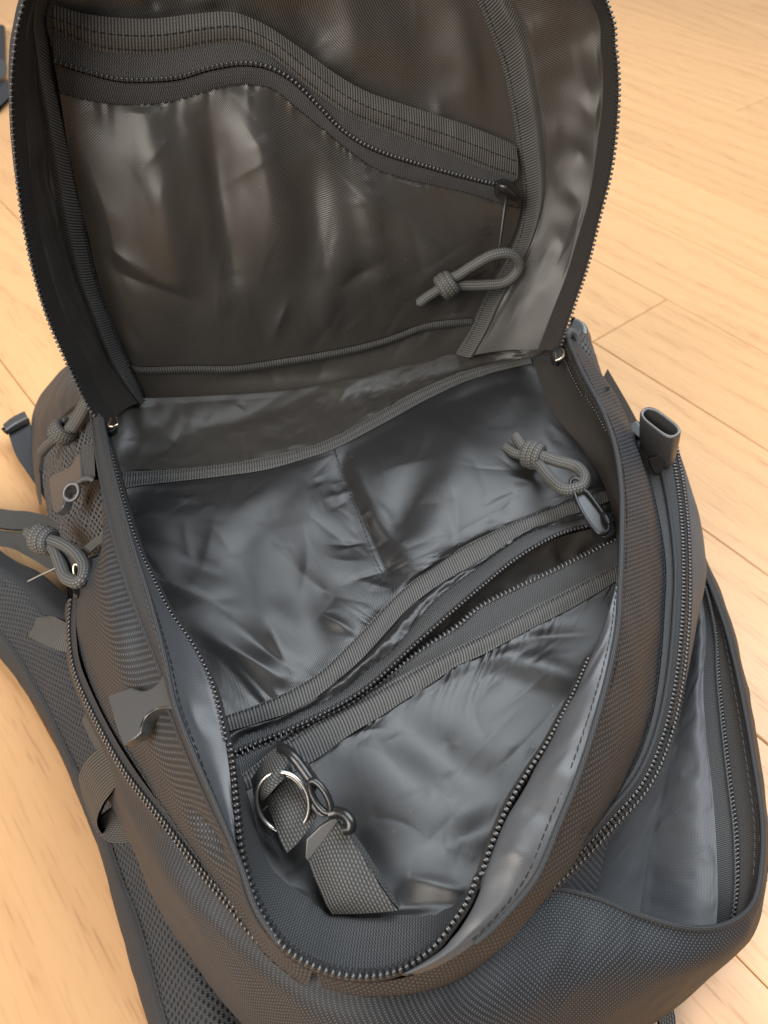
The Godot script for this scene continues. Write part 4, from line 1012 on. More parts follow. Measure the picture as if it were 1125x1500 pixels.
	var pocket := part(bag, "flap_pocket", sheet([bottom, upper_belly, belly, seam], 230, 180, {"namp": 0.14, "nfreq": 0.28, "creases": [120, 3.4, 0.04, 0.25, 0.08], "seed": 55, "fade": 0.05, "stretch": Vector3(1, 0.6, 1), "pleats": [19.0, 0.045, 0, 0.05],
		"wr": [-8.56, 22.94, -28.98, -8.51, 17.33, -27.76, 0.85, 0.5,  -6.39, 23.18, -29.57, -6.27, 17.03, -28.25, 0.6, -0.55,  -4.93, 23.27, -29.94, -4.04, 17.29, -28.85, 0.7, 0.45,  -2.96, 21.28, -29.99, -2.68, 16.55, -29.02, 0.7, -0.45,  -0.89, 20.09, -30.24, -0.07, 16.2, -29.59, 0.6, 0.4,  -0.07, 18.97, -30.19, 3.64, 14.48, -30.12, 0.7, 0.28,  -2.69, 16.49, -29.12, -2.53, 13.44, -28.48, 0.6, 0.22,  -1.85, 15.8, -29.17, -0.07, 16.73, -29.81, 0.5, -0.3,  -10.82, 18.45, -27.66, -8.52, 16.66, -27.83, 0.35, 0.2,  -10.75, 17.51, -27.47, -8.07, 16.03, -27.8, 0.3, -0.18,  -10.55, 19.96, -28.26, -10.21, 19.17, -28.17, 0.2, 0.1,  -4.92, 13.74, -28.07, -4.19, 15.47, -28.63, 0.3, 0.18,  1.08, 17.98, -30.36, 1.72, 15.91, -30.07, 0.4, -0.15,  2.38, 15.04, -30.35, 3.08, 13.68, -30.23, 0.4, -0.25]}), mats.flap_lining)
	lint(pocket, 20, 7)
	part(pocket, "pocket_binding", sheet([moved(seam, toward * 0.0006), moved(seam, toward * 0.0012 + Vector3(0, -0.0026, 0)), moved(seam, Vector3(0, -0.0050, -0.0002))], 160, 8, {"namp": 0.03, "nfreq": 0.8, "thick": 0.06}), mats.ribs)
	var grosgrain := part(pocket, "grosgrain_band", sheet([top, moved(between(top, mid, 0.5), toward * 0.0012), mid], 220, 12, {"namp": 0.05, "nfreq": 0.7, "thick": 0.07}), mats.ribs)
	stitches(grosgrain, moved(between(top, mid, 0.45), toward * 0.0013), mid, mats.dark_thread, 0.26, 0.03)
	stitches(grosgrain, moved(between(top, mid, 0.85), toward * 0.0007), mid, mats.dark_thread, 0.26, 0.03)
	part(pocket, "zipper_tape", sheet([mid, between(mid, line, 0.5), line], 220, 10, {"namp": 0.03, "nfreq": 0.8}), mats.knit)
	part(pocket, "zipper_tape", sheet([moved(line, -toward * 0.0004 + Vector3(0, -0.0006, 0)), between(line, bottom, 0.5), bottom], 220, 10, {"namp": 0.03, "nfreq": 0.8}), mats.knit)
	teeth(pocket, moved(line, toward * -0.0006), bottom, {"w": 0.10, "l": 0.17, "h": 0.10, "pitch": 0.17, "lift": 0.05, "shift": -0.06})
	stitches(pocket, moved(bottom, toward * 0.0004), mid, mats.dark_thread, 0.24, 0.03)
	# its slider, pull wire and cord
	var slider := part(pocket, "zipper_slider", plate(crv([4.69, 19.29, -31.43,  5.12, 19.35, -31.55,  5.53, 19.09, -31.59,  5.83, 18.58, -31.55,  5.72, 18.21, -31.44,  5.21, 18.43, -31.37,  4.77, 18.75, -31.33]), 0.25, 0.05), mats.shiny)
	part(slider, "slider_bridge", tube(crv([4.75, 19.24, -31.12,  4.96, 19.26, -30.96,  5.27, 19.04, -30.99,  5.6, 18.69, -31.21]), 0.0011, {"n": 24, "flat": 1.8}), mats.shiny)
	part(slider, "pull_tab", tube(crv([5.13, 18.9, -31.14,  5.05, 18.55, -30.72,  4.98, 17.84, -30.34,  4.92, 17.06, -30.05,  4.88, 16.47, -29.91,  5, 16.25, -29.89]), 0.0008, {"sides": 8}), mats.black_metal)
	knotted_cord(slider, crv([2.61, 15.84, -29.64,  3.14, 15.97, -29.69,  3.81, 16.43, -29.75,  4.51, 16.86, -29.8,  5.12, 16.98, -29.87,  5.62, 16.77, -29.95,  5.86, 16.31, -29.96,  5.66, 15.86, -29.87,  5.18, 15.57, -29.79,  4.22, 15.5, -29.75,  3.17, 15.52, -29.71,  2.57, 15.49, -29.66]),
		Vector3(2.41, 15.45, -29.5) * 0.01, Vector3(3.03, 15.78, -29.62) * 0.01, [crv([2.51, 15.43, -29.63,  1.98, 15.09, -29.53,  1.5, 14.79, -29.35])], 0.0024)
	# sliders at both ends of the long zip
	for s in [[crv([-11.4, 13.2, -23.4,  -11.15, 13.2, -23.65,  -10.94, 13.2, -23.31,  -10.92, 13.2, -22.99,  -11.18, 13.2, -22.83]), crv([-10.97, 13.7, -23.09,  -10.89, 13.7, -22.61,  -10.61, 13.7, -22.69,  -10.78, 13.7, -23.21])], [crv([7.5, 13.3, -28.07,  7.91, 13.3, -28.37,  8.02, 13.3, -27.87,  7.75, 13.3, -27.28,  7.47, 13.3, -27.38]), crv([7.38, 13.9, -27.08,  7.39, 13.9, -26.51,  7.73, 13.9, -26.84,  7.74, 13.9, -27.27])]]:
		var k := part(bag, "zipper_slider", plate(s[0], 0.3, 0.05), mats.black_metal)
		part(k, "pull_loop", tube(s[1], 0.0007, {"sides": 8}), mats.brass)

func mirrored_back(back: PackedVector3Array) -> PackedVector3Array:
	var h := reach(back, 0.5, 1.0, 60)
	h.reverse()
	return h

# a loop of cord closed by a knot: wraps around the neck, and the ends
func knotted_cord(parent: Node3D, loop: PackedVector3Array, from: Vector3, to: Vector3, ends: Array, r: float) -> void:
	var cord := part(parent, "pull_cord", tube(loop, r, {"n": 120}), mats.cord)
	var axis := (to - from).normalized()
	var a := axis.cross((eye - from).normalized()).normalized()
	var b := axis.cross(a)
	var wrap := PackedVector3Array()
	var len := from.distance_to(to)
	for i in 49:
		var t := i / 48.0
		var w := TAU * 3.0 * t + 0.6
		var rr := r * (1.45 + 0.25 * sin(PI * t))
		wrap.append(from + axis * len * (0.08 + 0.84 * t) + a * cos(w) * rr + b * sin(w) * rr * 0.85)
	st_join(cord, [tube(wrap, r * 0.86, {"n": 140})] + ends.map(func(e): return tube(e, r * 0.95, {"n": 24})))

func st_join(o: MeshInstance3D, meshes: Array) -> void:
	var st := SurfaceTool.new()
	st.append_from(o.mesh, 0, Transform3D())
	for m in meshes:
		st.append_from(m, 0, Transform3D())
	o.mesh = st.commit()

func ring_path(c: Vector3, x: Vector3, y: Vector3, from := 0.0, to := TAU, n := 40) -> PackedVector3Array:
	var r := PackedVector3Array()
	for i in n + 1:
		var a := lerpf(from, to, float(i) / n)
		r.append(c + x * cos(a) + y * sin(a))
	return r

# ---------------------------------------------------------------- key leash at the mouth of the pocket
func key_leash() -> void:
	# folded webbing that carries the ring and the hook
	var strap := part(bag, "leash_webbing", sheet([
		crv([-4.11, 10.6, -9.56,  -3.85, 10.9, -9.06,  -3.42, 11.1, -8.32,  -3.2, 11.2, -7.84,  -3.03, 11.2, -7.49,  -2.83, 11.1, -7.18]),
		crv([-3.81, 11.1, -9.71,  -3.43, 11.3, -9.11,  -3.11, 11.4, -8.45,  -2.83, 11.4, -7.95,  -2.61, 11.3, -7.69,  -2.45, 11.2, -7.53]),
		crv([-3.3, 11.7, -10.16,  -3.04, 11.5, -9.67,  -2.71, 11.5, -9.12,  -2.38, 11.5, -8.66,  -2.17, 11.4, -8.37,  -1.98, 11.3, -8.19])], 50, 30, {"thick": 0.16, "namp": 0.04, "nfreq": 0.6}), mats.webbing)
	part(strap, "webbing_fold", sheet([
		crv([-4.15, 10.9, -9.44,  -3.92, 11.4, -9.54,  -3.61, 11.8, -9.76,  -3.27, 12, -10.02]),
		crv([-3.92, 11, -8.68,  -3.61, 11.9, -8.75,  -3.24, 12.3, -9.09,  -2.92, 12.2, -9.51]),
		crv([-3.69, 11.3, -8.57,  -3.38, 12, -8.55,  -3.06, 12.2, -8.84,  -2.75, 12, -9.25])], 40, 24, {"thick": 0.14, "turn_uv": true}), mats.webbing)
	stitches(strap, crv([-3.46, 11.75, -8.25,  -3.22, 11.9, -8.39,  -2.95, 11.95, -8.61,  -2.81, 11.9, -8.84]), crv([-3.32, 11.7, -8.03,  -2.6, 11.8, -8.59]), mats.dark_thread, 0.3, 0.06, 0.0, 0.03)
	var ring := tube(ring_path(Vector3(-3.01, 11.6, -8.48) * 0.01, Vector3(0.0079, 0.0008, 0.0006), Vector3(-0.0006, 0.0062, -0.0066)), 0.00075, {"n": 90, "round": false})
	var inner_ring := tube(ring_path(Vector3(-3.05, 11.48, -8.5) * 0.01, Vector3(0.0077, 0.0008, 0.0006), Vector3(-0.0006, 0.0061, -0.0064), 0.5, 5.6), 0.0006, {"n": 80})
	var steel := part(strap, "key_ring", ring, mats.steel)
	st_join(steel, [inner_ring])
	var hook := part(strap, "hook", tube(crv([-3.19, 12, -9.98,  -2.95, 12.2, -9.83,  -2.69, 12.3, -9.55,  -2.45, 12.2, -9.29,  -2.24, 12.1, -9.04,  -2.08, 12, -8.88]), 0.0017, {"n": 40}), mats.shiny)
	st_join(hook, [
		tube(ring_path(Vector3(-1.87, 12, -8.49) * 0.01, Vector3(0.0026, 0.0003, 0.0010), Vector3(-0.0018, 0.0026, -0.0036)), 0.0011, {"n": 60, "round": false}),
		plate(crv([-2.69, 12, -9.46,  -2.39, 12.1, -9.51,  -2.13, 12.03, -9.16,  -1.96, 11.98, -8.93,  -2.16, 11.82, -8.7,  -2.38, 11.88, -8.97]), 0.2, 0.05),
		plate(crv([-2.24, 11.81, -8.62,  -1.94, 11.61, -8.25,  -1.62, 11.63, -8.13,  -1.45, 11.74, -8.21,  -1.62, 11.58, -8.07,  -1.94, 11.49, -8.1,  -2.23, 11.64, -8.41]), 0.25, 0.05),
		tube(crv([-1.61, 11.7, -8.1,  -1.37, 11.8, -8.11,  -1.12, 11.9, -7.99,  -0.97, 11.9, -7.8,  -0.99, 11.8, -7.66,  -1.15, 11.7, -7.66]), 0.0018, {"n": 40})])
	var clip := part(bag, "leash_clip", plate(crv([-1.45, 11.65, -8.02,  -1.33, 11.57, -7.93,  -1.81, 11.18, -7.42,  -2.2, 10.88, -7.02,  -2.3, 10.96, -7.11,  -2.26, 11.28, -7.51,  -1.89, 11.48, -7.79]), 0.18, 0.04, false), mats.plastic)
	part(clip, "leash_webbing", sheet([
		crv([-2.2, 10.9, -7.01,  -2.02, 10.9, -6.6,  -1.8, 10.8, -6.19,  -1.64, 10.7, -5.89,  -1.48, 10.55, -5.7]),
		crv([-1.81, 11.2, -7.45,  -1.42, 11.3, -6.89,  -1.09, 11.2, -6.34,  -0.82, 11, -5.96,  -0.59, 10.7, -5.68]),
		crv([-1.37, 11.5, -7.98,  -0.88, 11.4, -7.39,  -0.36, 11.2, -6.66,  0.07, 11, -6.07,  0.39, 10.8, -5.73])], 60, 34, {"thick": 0.16, "namp": 0.04, "nfreq": 0.5}), mats.webbing)
	part(clip, "webbing_fold", sheet([
		crv([-1.43, 11.3, -8.07,  -0.89, 11.2, -7.47,  -0.32, 11, -6.68,  0.38, 10.7, -5.77]),
		crv([-1.28, 11.1, -8.12,  -0.72, 11, -7.54,  -0.13, 10.8, -6.72,  0.42, 10.6, -5.88])], 40, 6, {"thick": 0.12}), mats.webbing)

# ---------------------------------------------------------------- pulls, buckles, side pocket
func fittings() -> void:
	# zip pull of the lower pocket
	var slider := part(bag, "zipper_slider", plate(crv([8.38, 11, -20.06,  8.88, 11, -20.36,  9.21, 11, -19.92,  9.18, 11, -19.35,  8.76, 11, -19.14,  8.38, 11, -19.42]), 0.35, 0.08), mats.black_metal)
	var tab := part(slider, "pull_tab", pull_tab(), mats.black_metal)
	part(slider, "pull_ring", tube(ring_path(Vector3(7.77, 11.9, -21.03) * 0.01, Vector3(0.0026, 0.0, 0.0008), Vector3(-0.0006, 0.0020, -0.0023)), 0.00085, {"n": 40, "round": false}), mats.black_metal)
	part(slider, "pull_stud", tube(crv([8.56, 11.6, -19.91,  8.53, 12, -19.35,  8.62, 12, -19]), 0.0012, {"n": 12}), mats.black_metal)
	knotted_cord(slider, crv([6.24, 11.3, -23.5,  6.55, 11.7, -22.97,  7.24, 11.8, -22.51,  7.89, 11.9, -22.1,  8.1, 12, -21.46,  7.92, 12, -20.93,  7.63, 12, -20.78,  7.35, 11.9, -20.8,  7.07, 11.8, -21.04,  6.77, 11.6, -21.8,  6.5, 11.5, -22.61,  6.22, 11.3, -23.33]),
		Vector3(5.99, 11.4, -23.48) * 0.01, Vector3(6.64, 11.6, -22.91) * 0.01, [crv([6.25, 11.3, -23.58,  5.93, 11.4, -23.9,  5.68, 11.5, -24.43]), crv([6.2, 11.2, -23.52,  5.71, 11.1, -23.7,  5.3, 11, -24.23])], 0.0025)
	# cloth, open mesh and binding of the near side pocket
	var side := part(bag, "side_pocket", sheet([
		crv([-12.52, 12.6, -25.18,  -11.84, 12.4, -23.35,  -11.04, 12.2, -21.19,  -10.18, 12, -18.87,  -9.7, 11.8, -17.64]),
		crv([-13.94, 11.2, -26.79,  -13.43, 11, -24.83,  -12.66, 10.8, -22.52,  -11.86, 10.8, -20.24,  -10.99, 11, -18.26]),
		crv([-16.17, 8.6, -28.45,  -15.91, 8.2, -26.83,  -15.15, 8.2, -24.55,  -13.94, 8.6, -21.72,  -12.23, 9.6, -19]),
		crv([-18.42, 5.4, -30.21,  -18.22, 5, -28.54,  -17.51, 5, -26.58,  -16.39, 5.2, -24.13,  -13.89, 7, -20.37])], 110, 80, {"namp": 0.22, "nfreq": 0.45, "ramp": 0.14, "rfreq": 0.5, "seed": 44, "fade": 0.06,
		"wr": [-14.37, 9, -21.77, -12.19, 9, -21.38, 0.35, 0.3,  -13.9, 9, -20.62, -11.92, 9, -20.25, 0.3, -0.25,  -13.39, 10, -21.49, -11.74, 10, -21.88, 0.35, -0.2]}), mats.holes)
	part(side, "pocket_edge", tube(crv([-12.43, 12.7, -25.07,  -13.76, 11.4, -26.56,  -15.19, 9.8, -27.71,  -16.83, 7.6, -28.93,  -18.24, 5.6, -29.79,  -18.29, 5, -28.54]), 0.0010, {"n": 80}), mats.plush)
	var end := part(bag, "end_panel", sheet([
		crv([-12.47, 12.4, -25.23,  -13.98, 11, -26.93,  -15.44, 9.4, -28.16,  -17.08, 7.2, -29.36,  -18.49, 5.2, -30.21,  -18.58, 4.6, -28.92,  -17.75, 4.6, -26.46]),
		crv([-13.41, 12, -27.08,  -15.29, 10.4, -29.01,  -17.07, 8.4, -30.44,  -18.82, 6, -31.75,  -20.02, 4, -32.23,  -19.95, 3.2, -30.82,  -18.61, 3.4, -27.52]),
		crv([-16.63, 8.5, -33.46,  -18.17, 7, -34.65,  -19.87, 5, -35.89,  -21.53, 3, -36.73,  -22.27, 1.6, -36.14,  -21.61, 0.8, -33.18,  -19.93, 0.8, -29.29])], 90, 50, {"namp": 0.08, "nfreq": 0.4, "seed": 10}), mats.nylon)
	part(end, "pocket_seam", tube(crv([-12.38, 12.6, -24.96,  -13.84, 11.2, -26.65,  -15.3, 9.6, -27.89,  -16.94, 7.4, -29.09,  -18.37, 5.4, -29.9,  -18.46, 4.8, -28.63]), 0.0007, {"n": 60}), mats.dark_thread)
	part(bag, "bottom_panel", sheet([crv([-11.89, 11.92, -23.86,  -8.67, 9.67, -28.15,  -2.13, 9.83, -30.01,  4.79, 9.93, -31.51,  8.08, 12.39, -28.86]), crv([-12.32, 7.59, -24.8,  -7.89, 6.86, -29.41,  -3.13, 6.78, -30.99,  1.82, 6.86, -31.8,  7.88, 7.59, -29.76]), crv([-11.41, 0.14, -24.45,  -7.39, -0.25, -27.35,  -2.63, -0.33, -28.92,  2.32, -0.25, -29.73,  7.62, 0.14, -29.12])], 80, 30, {"face": Vector3(0, 0.2, -3), "namp": 0.1}), mats.oxford)
	# elastic loop over the side pocket
	part(side, "elastic_loop", sheet([crv([-11.68, 11.2, -18.3,  -11, 11.9, -18.28,  -10.16, 12.7, -18.02,  -9.48, 13.2, -17.8]), crv([-11.52, 11, -18.06,  -10.81, 11.8, -18.03,  -9.98, 12.6, -17.78,  -9.29, 13.1, -17.53])], 40, 6, {"thick": 0.08, "namp": 0.03}), mats.ribs)
	# small side buckle with its webbing
	var buckle := part(bag, "side_buckle", plate(crv([-12.26, 12.74, -22.2,  -11.69, 12.96, -20.47,  -11.88, 12.77, -20.36,  -12.35, 12.37, -20.59,  -12.6, 12.13, -20.51,  -12.5, 12.15, -20.07,  -12.52, 12.08, -19.77,  -12.89, 11.73, -19.76,  -13.26, 11.49, -20.3,  -13.71, 11.24, -21.33,  -14.03, 11.1, -22.16,  -13.8, 11.32, -22.23,  -13.16, 11.87, -21.97,  -12.73, 12.24, -21.84,  -12.48, 12.51, -22.04]), 0.35, 0.07), mats.plastic)
	part(buckle, "buckle_post", tube(ring_path(Vector3(-12.01, 12.7, -19.96) * 0.01, Vector3(0.0028, 0.0002, 0), Vector3(0.0006, 0.0024, -0.0022)), 0.0008, {"n": 40, "round": false}), mats.plastic)
	part(buckle, "buckle_arm", tube(crv([-11.83, 12.9, -20.24,  -11.52, 13.1, -20.27,  -11.24, 13.2, -20.21,  -11.08, 13.2, -20.1]), 0.0011, {"n": 20}), mats.plastic)
	part(buckle, "webbing", sheet([crv([-12.23, 12.8, -22.37,  -12.03, 12.8, -21.6,  -11.75, 12.8, -20.62]), crv([-11.54, 13.2, -22.04,  -11.3, 13.2, -21.2,  -11.05, 13.2, -20.28])], 20, 10, {"thick": 0.2}), mats.webbing)
	# large side buckle on the pocket wall
	var big := part(bag, "side_buckle", plate(crv([-8.79, 12.18, -11.63,  -8.54, 12.33, -11.67,  -8.22, 12.51, -11.67,  -7.99, 12.64, -11.67,  -7.93, 12.67, -11.67,  -7.81, 12.72, -11.59,  -7.67, 12.78, -11.52,  -7.54, 12.84, -11.47,  -7.41, 12.9, -11.44,  -7.29, 12.97, -11.44,  -7.18, 13.03, -11.45,  -6.97, 13.17, -11.55,  -6.75, 13.36, -11.84,  -6.46, 13.37, -11.19,  -6.19, 13.37, -10.56,  -6.43, 13.26, -10.67,  -6.53, 13.22, -10.7,  -6.65, 13.16, -10.73,  -6.77, 13.09, -10.75,  -6.88, 13.03, -10.75,  -6.99, 12.97, -10.74,  -7.08, 12.91, -10.71,  -7.17, 12.85, -10.67,  -7.24, 12.8, -10.61,  -7.29, 12.75, -10.54,  -7.33, 12.71, -10.46,  -7.35, 12.68, -10.37,  -7.35, 12.66, -10.28,  -7.34, 12.64, -10.17,  -7.55, 12.49, -10.06,  -7.92, 12.27, -9.97,  -8.21, 12.22, -10.45,  -8.5, 12.2, -11.03]), 0.45, 0.05, false), mats.plastic)
	# cord on the mesh pocket's zip
	knotted_cord(side, crv([-12.49, 13.2, -25.19,  -12.91, 12.6, -25.09,  -13.35, 12, -24.98,  -13.69, 11.6, -24.8,  -13.89, 11.4, -24.76]), Vector3(-13.81, 11.6, -24.89) * 0.01, Vector3(-14.43, 11, -24.83) * 0.01, [crv([-14.27, 11.1, -24.9,  -14.95, 10.4, -25.24,  -15.65, 9.6, -25.67,  -16.4, 8.6, -26.23]), crv([-12.36, 13.2, -25.01,  -12.69, 12.7, -24.8,  -13.13, 12.1, -24.69,  -13.56, 11.6, -24.63])], 0.0024)
	# looped cord on the middle zip
	var pull := part(bag, "zipper_slider", plate(crv([-11.87, 10.8, -17.56,  -11.59, 10.8, -17.49,  -11.41, 10.8, -16.98,  -11.43, 10.8, -16.48,  -11.64, 10.8, -16.61,  -11.8, 10.8, -17.11]), 0.25, 0.05), mats.black_metal)
	part(pull, "pull_ring", tube(ring_path(Vector3(-11.41, 11.3, -17.06) * 0.01, Vector3(0.0016, 0, 0.0004), Vector3(-0.0008, 0.0026, -0.0030)), 0.0007, {"n": 40, "round": false}), mats.brass)
	knotted_cord(pull, crv([-13.55, 10.6, -19.33,  -13.09, 10.9, -19.02,  -12.32, 11.2, -18.51,  -11.62, 11.4, -17.88,  -11.2, 11.5, -17.29,  -11.1, 11.5, -16.79,  -11.29, 11.4, -16.64,  -11.61, 11.3, -16.78,  -11.95, 11.2, -17.07,  -12.39, 11, -17.8,  -12.9, 10.8, -18.62,  -13.41, 10.6, -19.23]),
		Vector3(-14.03, 10.5, -19.55) * 0.01, Vector3(-13.11, 10.8, -19) * 0.01, [crv([-13.71, 10.5, -19.41,  -14.2, 10.3, -19.72,  -14.67, 10.1, -20.13]), crv([-13.64, 10.6, -19.47,  -13.91, 10.5, -19.73,  -14.19, 10.4, -19.99])], 0.0024)
	# near middle zip, closed, along the foot of the pocket wall
	var chain := crv([-11.91, 10.2, -16.65,  -11.83, 9.8, -15.68,  -11.52, 9.5, -14.54,  -10.97, 9.3, -13.45,  -9.87, 9.2, -11.87,  -8.67, 9.3, -10.34,  -7.11, 9.6, -8.72,  -5.71, 9.8, -7.28,  -4.48, 10, -6.09,  -3.58, 10.1, -5.19,  -2.87, 10.1, -4.61])
	var chain_side := crv([-11.6, 10.5, -16.6,  -11.41, 10.2, -15.43,  -11.09, 9.9, -14.31,  -10.58, 9.7, -13.37,  -9.51, 9.6, -11.81,  -8.29, 9.7, -10.29,  -6.83, 9.9, -8.72,  -5.47, 10.1, -7.31,  -4.3, 10.2, -6.16,  -3.42, 10.2, -5.29,  -2.71, 10.2, -4.71])
	var low_side := crv([-12.49, 9.4, -17.07,  -12.43, 9, -16.19,  -12.02, 8.8, -14.86,  -11.46, 8.6, -13.69,  -10.29, 8.6, -12,  -9.08, 8.7, -10.44,  -7.37, 9.2, -8.73,  -5.9, 9.6, -7.2,  -4.66, 9.8, -6.01,  -3.75, 9.9, -5.11,  -3.03, 9.9, -4.53])
	var zip := part(bag, "zipper_tape", sheet([chain_side, chain, low_side], 120, 8, {}), mats.band)
	teeth(zip, chain, chain_side, {"w": 0.11, "l": 0.19, "h": 0.12, "pitch": 0.17, "tilt": 0.6, "shift": 0.08, "lift": 0.05})
	teeth(zip, chain, low_side, {"w": 0.11, "l": 0.19, "h": 0.12, "pitch": 0.17, "tilt": 0.6, "shift": 0.08, "lift": 0.05})
	var upper := crv([-17.65, 4.4, -26.88,  -15.18, 6.5, -22.24,  -13.05, 8.6, -18.42,  -12.52, 8.8, -16.32,  -12.07, 8.7, -14.92,  -11.51, 8.5, -13.74,  -10.33, 8.5, -12.04,  -9.46, 8.5, -10.93])
	part(bag, "side_panel", sheet([upper, moved(upper, Vector3(0.012, -0.03, 0)), moved(upper, Vector3(0.022, -0.062, 0))], 60, 16, {"namp": 0.1}), mats.oxford)
	# webbing tab
	var tab_end := part(bag, "webbing_tab", sheet([crv([-11.72, 9.7, -15.84,  -12.28, 9.4, -16.21,  -13.08, 8.9, -16.79,  -14.06, 8.2, -17.19]), crv([-11.79, 9.4, -15.45,  -12.51, 9.1, -15.85,  -13.31, 8.6, -16.41,  -14.19, 8, -16.86]), crv([-11.84, 9.1, -15.01,  -12.63, 8.8, -15.37,  -13.49, 8.3, -15.94,  -14.37, 7.8, -16.57])], 40, 24, {"thick": 0.16, "namp": 0.06, "nfreq": 0.6, "turn_uv": false}), mats.ribs)
	part(tab_end, "frayed_thread", tube(crv([-14.74, 7.1, -17,  -14.79, 7.2, -17,  -14.86, 7.1, -16.94]), 0.0003, {"n": 8}), mats.thread)
	# receptacle buckle standing at the far side
	receptacle()
	# small fittings beyond the far hinge
	var far_buckle := part(bag, "side_buckle", plate(crv([9.52, 11.67, -33.03,  9.82, 11.76, -32.67,  10.04, 11.77, -32.19,  10, 11.63, -31.6,  9.7, 11.42, -31.38,  9.29, 11.22, -31.49,  9.19, 11.34, -32.33]), 0.9, 0.2), mats.plastic)
	part(far_buckle, "pull_cord", tube(crv([8.48, 12.6, -29.62,  8.66, 12.8, -29.98,  8.94, 12.7, -30.01,  9.09, 12.4, -29.78,  8.92, 12.2, -29.52,  9.32, 11.8, -29.53]), 0.0022, {"n": 40}), mats.cord)
	part(far_buckle, "mesh_pocket", sheet([crv([8.99, 12.4, -30.96,  9.03, 12.6, -27.6,  9.25, 12.8, -25.04]), crv([10.12, 11.4, -31.8,  10.26, 11.2, -29.36,  10.26, 11.4, -26.89]), crv([11.67, 8, -35.52,  11.78, 8, -32.81,  11.94, 8, -30.58])], 40, 20, {"namp": 0.15, "nfreq": 0.6}), mats.holes)
	part(far_buckle, "cord_tip", tube(crv([9.53, 11.8, -26.75,  9.68, 12.1, -26.59,  9.83, 12.3, -26.44,  9.9, 12.6, -26.36]), 0.0009, {"n": 14}), mats.cord)

func pull_tab() -> ArrayMesh:
	var m := plate(crv([7.52, 11.88, -20.67,  7.73, 11.9, -20.8,  7.98, 11.91, -20.83,  8.14, 11.9, -20.65,  8.57, 11.81, -19.65,  8.73, 11.77, -19.2,  8.65, 11.72, -18.83,  8.36, 11.69, -18.68,  8.17, 11.7, -18.78,  8.05, 11.72, -19.04,  7.71, 11.8, -19.94]), 0.16, 0.05)
	var st := SurfaceTool.new()
	st.append_from(m, 0, Transform3D())
	# the raised rim round the tab
	st.append_from(tube(crv([7.54, 12, -20.56,  7.68, 11.9, -19.86,  8.02, 11.8, -18.97,  8.23, 11.8, -18.66,  8.53, 11.8, -18.73,  8.64, 11.9, -19.02,  8.53, 11.9, -19.54,  8.1, 12, -20.53,  7.89, 12, -20.71,  7.6, 12, -20.64]), 0.0007, {"n": 80, "round": false}), 0, Transform3D())
	return st.commit()

func receptacle() -> void:
	var foot: Vector3 = Vector3(12.13, 10.4, -24.37) * 0.01
	var top: Vector3 = Vector3(11.61, 12.6, -24.06) * 0.01
	var long_dir: Vector3 = (Vector3(12.26, 12.6, -23.14) * 0.01 - Vector3(11, 12.6, -25.09) * 0.01).normalized()
	var axis := (top - foot).normalized()
	var wide := axis.cross(long_dir).normalized()
	var vs := []
	# an oval tube: outer wall from foot to lip, then down the inside
	for step in [[0.0, 0.86, 1.0], [0.35, 0.94, 1.0], [0.7, 0.99, 1.0], [0.96, 1.0, 1.0], [1.0, 0.97, 0.97], [1.0, 0.86, 0.74], [0.97, 0.84, 0.70], [0.3, 0.80, 0.66]]:
		var c := foot.lerp(top, step[0])
		var ring := PackedVector3Array()
		for i in 49:
			var a := TAU * i / 48.0
			var x := signf(cos(a)) * absf(cos(a)) ** 0.55
			var y := signf(sin(a)) * absf(sin(a)) ** 0.8
			ring.append(c + long_dir * x * 0.0100 * step[1] + wide * y * 0.0041 * step[2])
		vs.append(ring)
	var nu := 49
	var g := PackedVector3Array()
	for r in vs:
		g.append_array(r)
	var body := part(bag, "receptacle_buckle", grid_mesh(g, nu, vs.size(), {}), mats.plastic)
	part(body, "buckle_floor", plate(vs[7].slice(0, 48), 0.1, 0.02, false), mats.plastic)
	part(body, "buckle_tongue", plate(crv([11.46, 10.89, -23.58,  11.8, 11, -23.64,  12.17, 11.01, -23.62,  12.12, 10.58, -23.3,  11.97, 10.39, -23.16,  11.73, 10.43, -23.21]), 0.25, 0.06), mats.shiny)
	part(body, "webbing", sheet([crv([11.24, 10.6, -26.16,  11.6, 10.6, -25.26,  11.84, 10.4, -24.07]), crv([11.75, 10.4, -26.57,  12.48, 10.2, -25.68,  13.11, 10, -24.47])], 20, 8, {"thick": 0.16}), mats.webbing)
	part(body, "strap_stub", plate(crv([11.03, 10.88, -25.77,  11.38, 11.03, -25.87,  11.54, 10.97, -25.4,  11.37, 10.82, -25.02,  11.09, 10.81, -25.39]), 0.3, 0.08), mats.shiny)

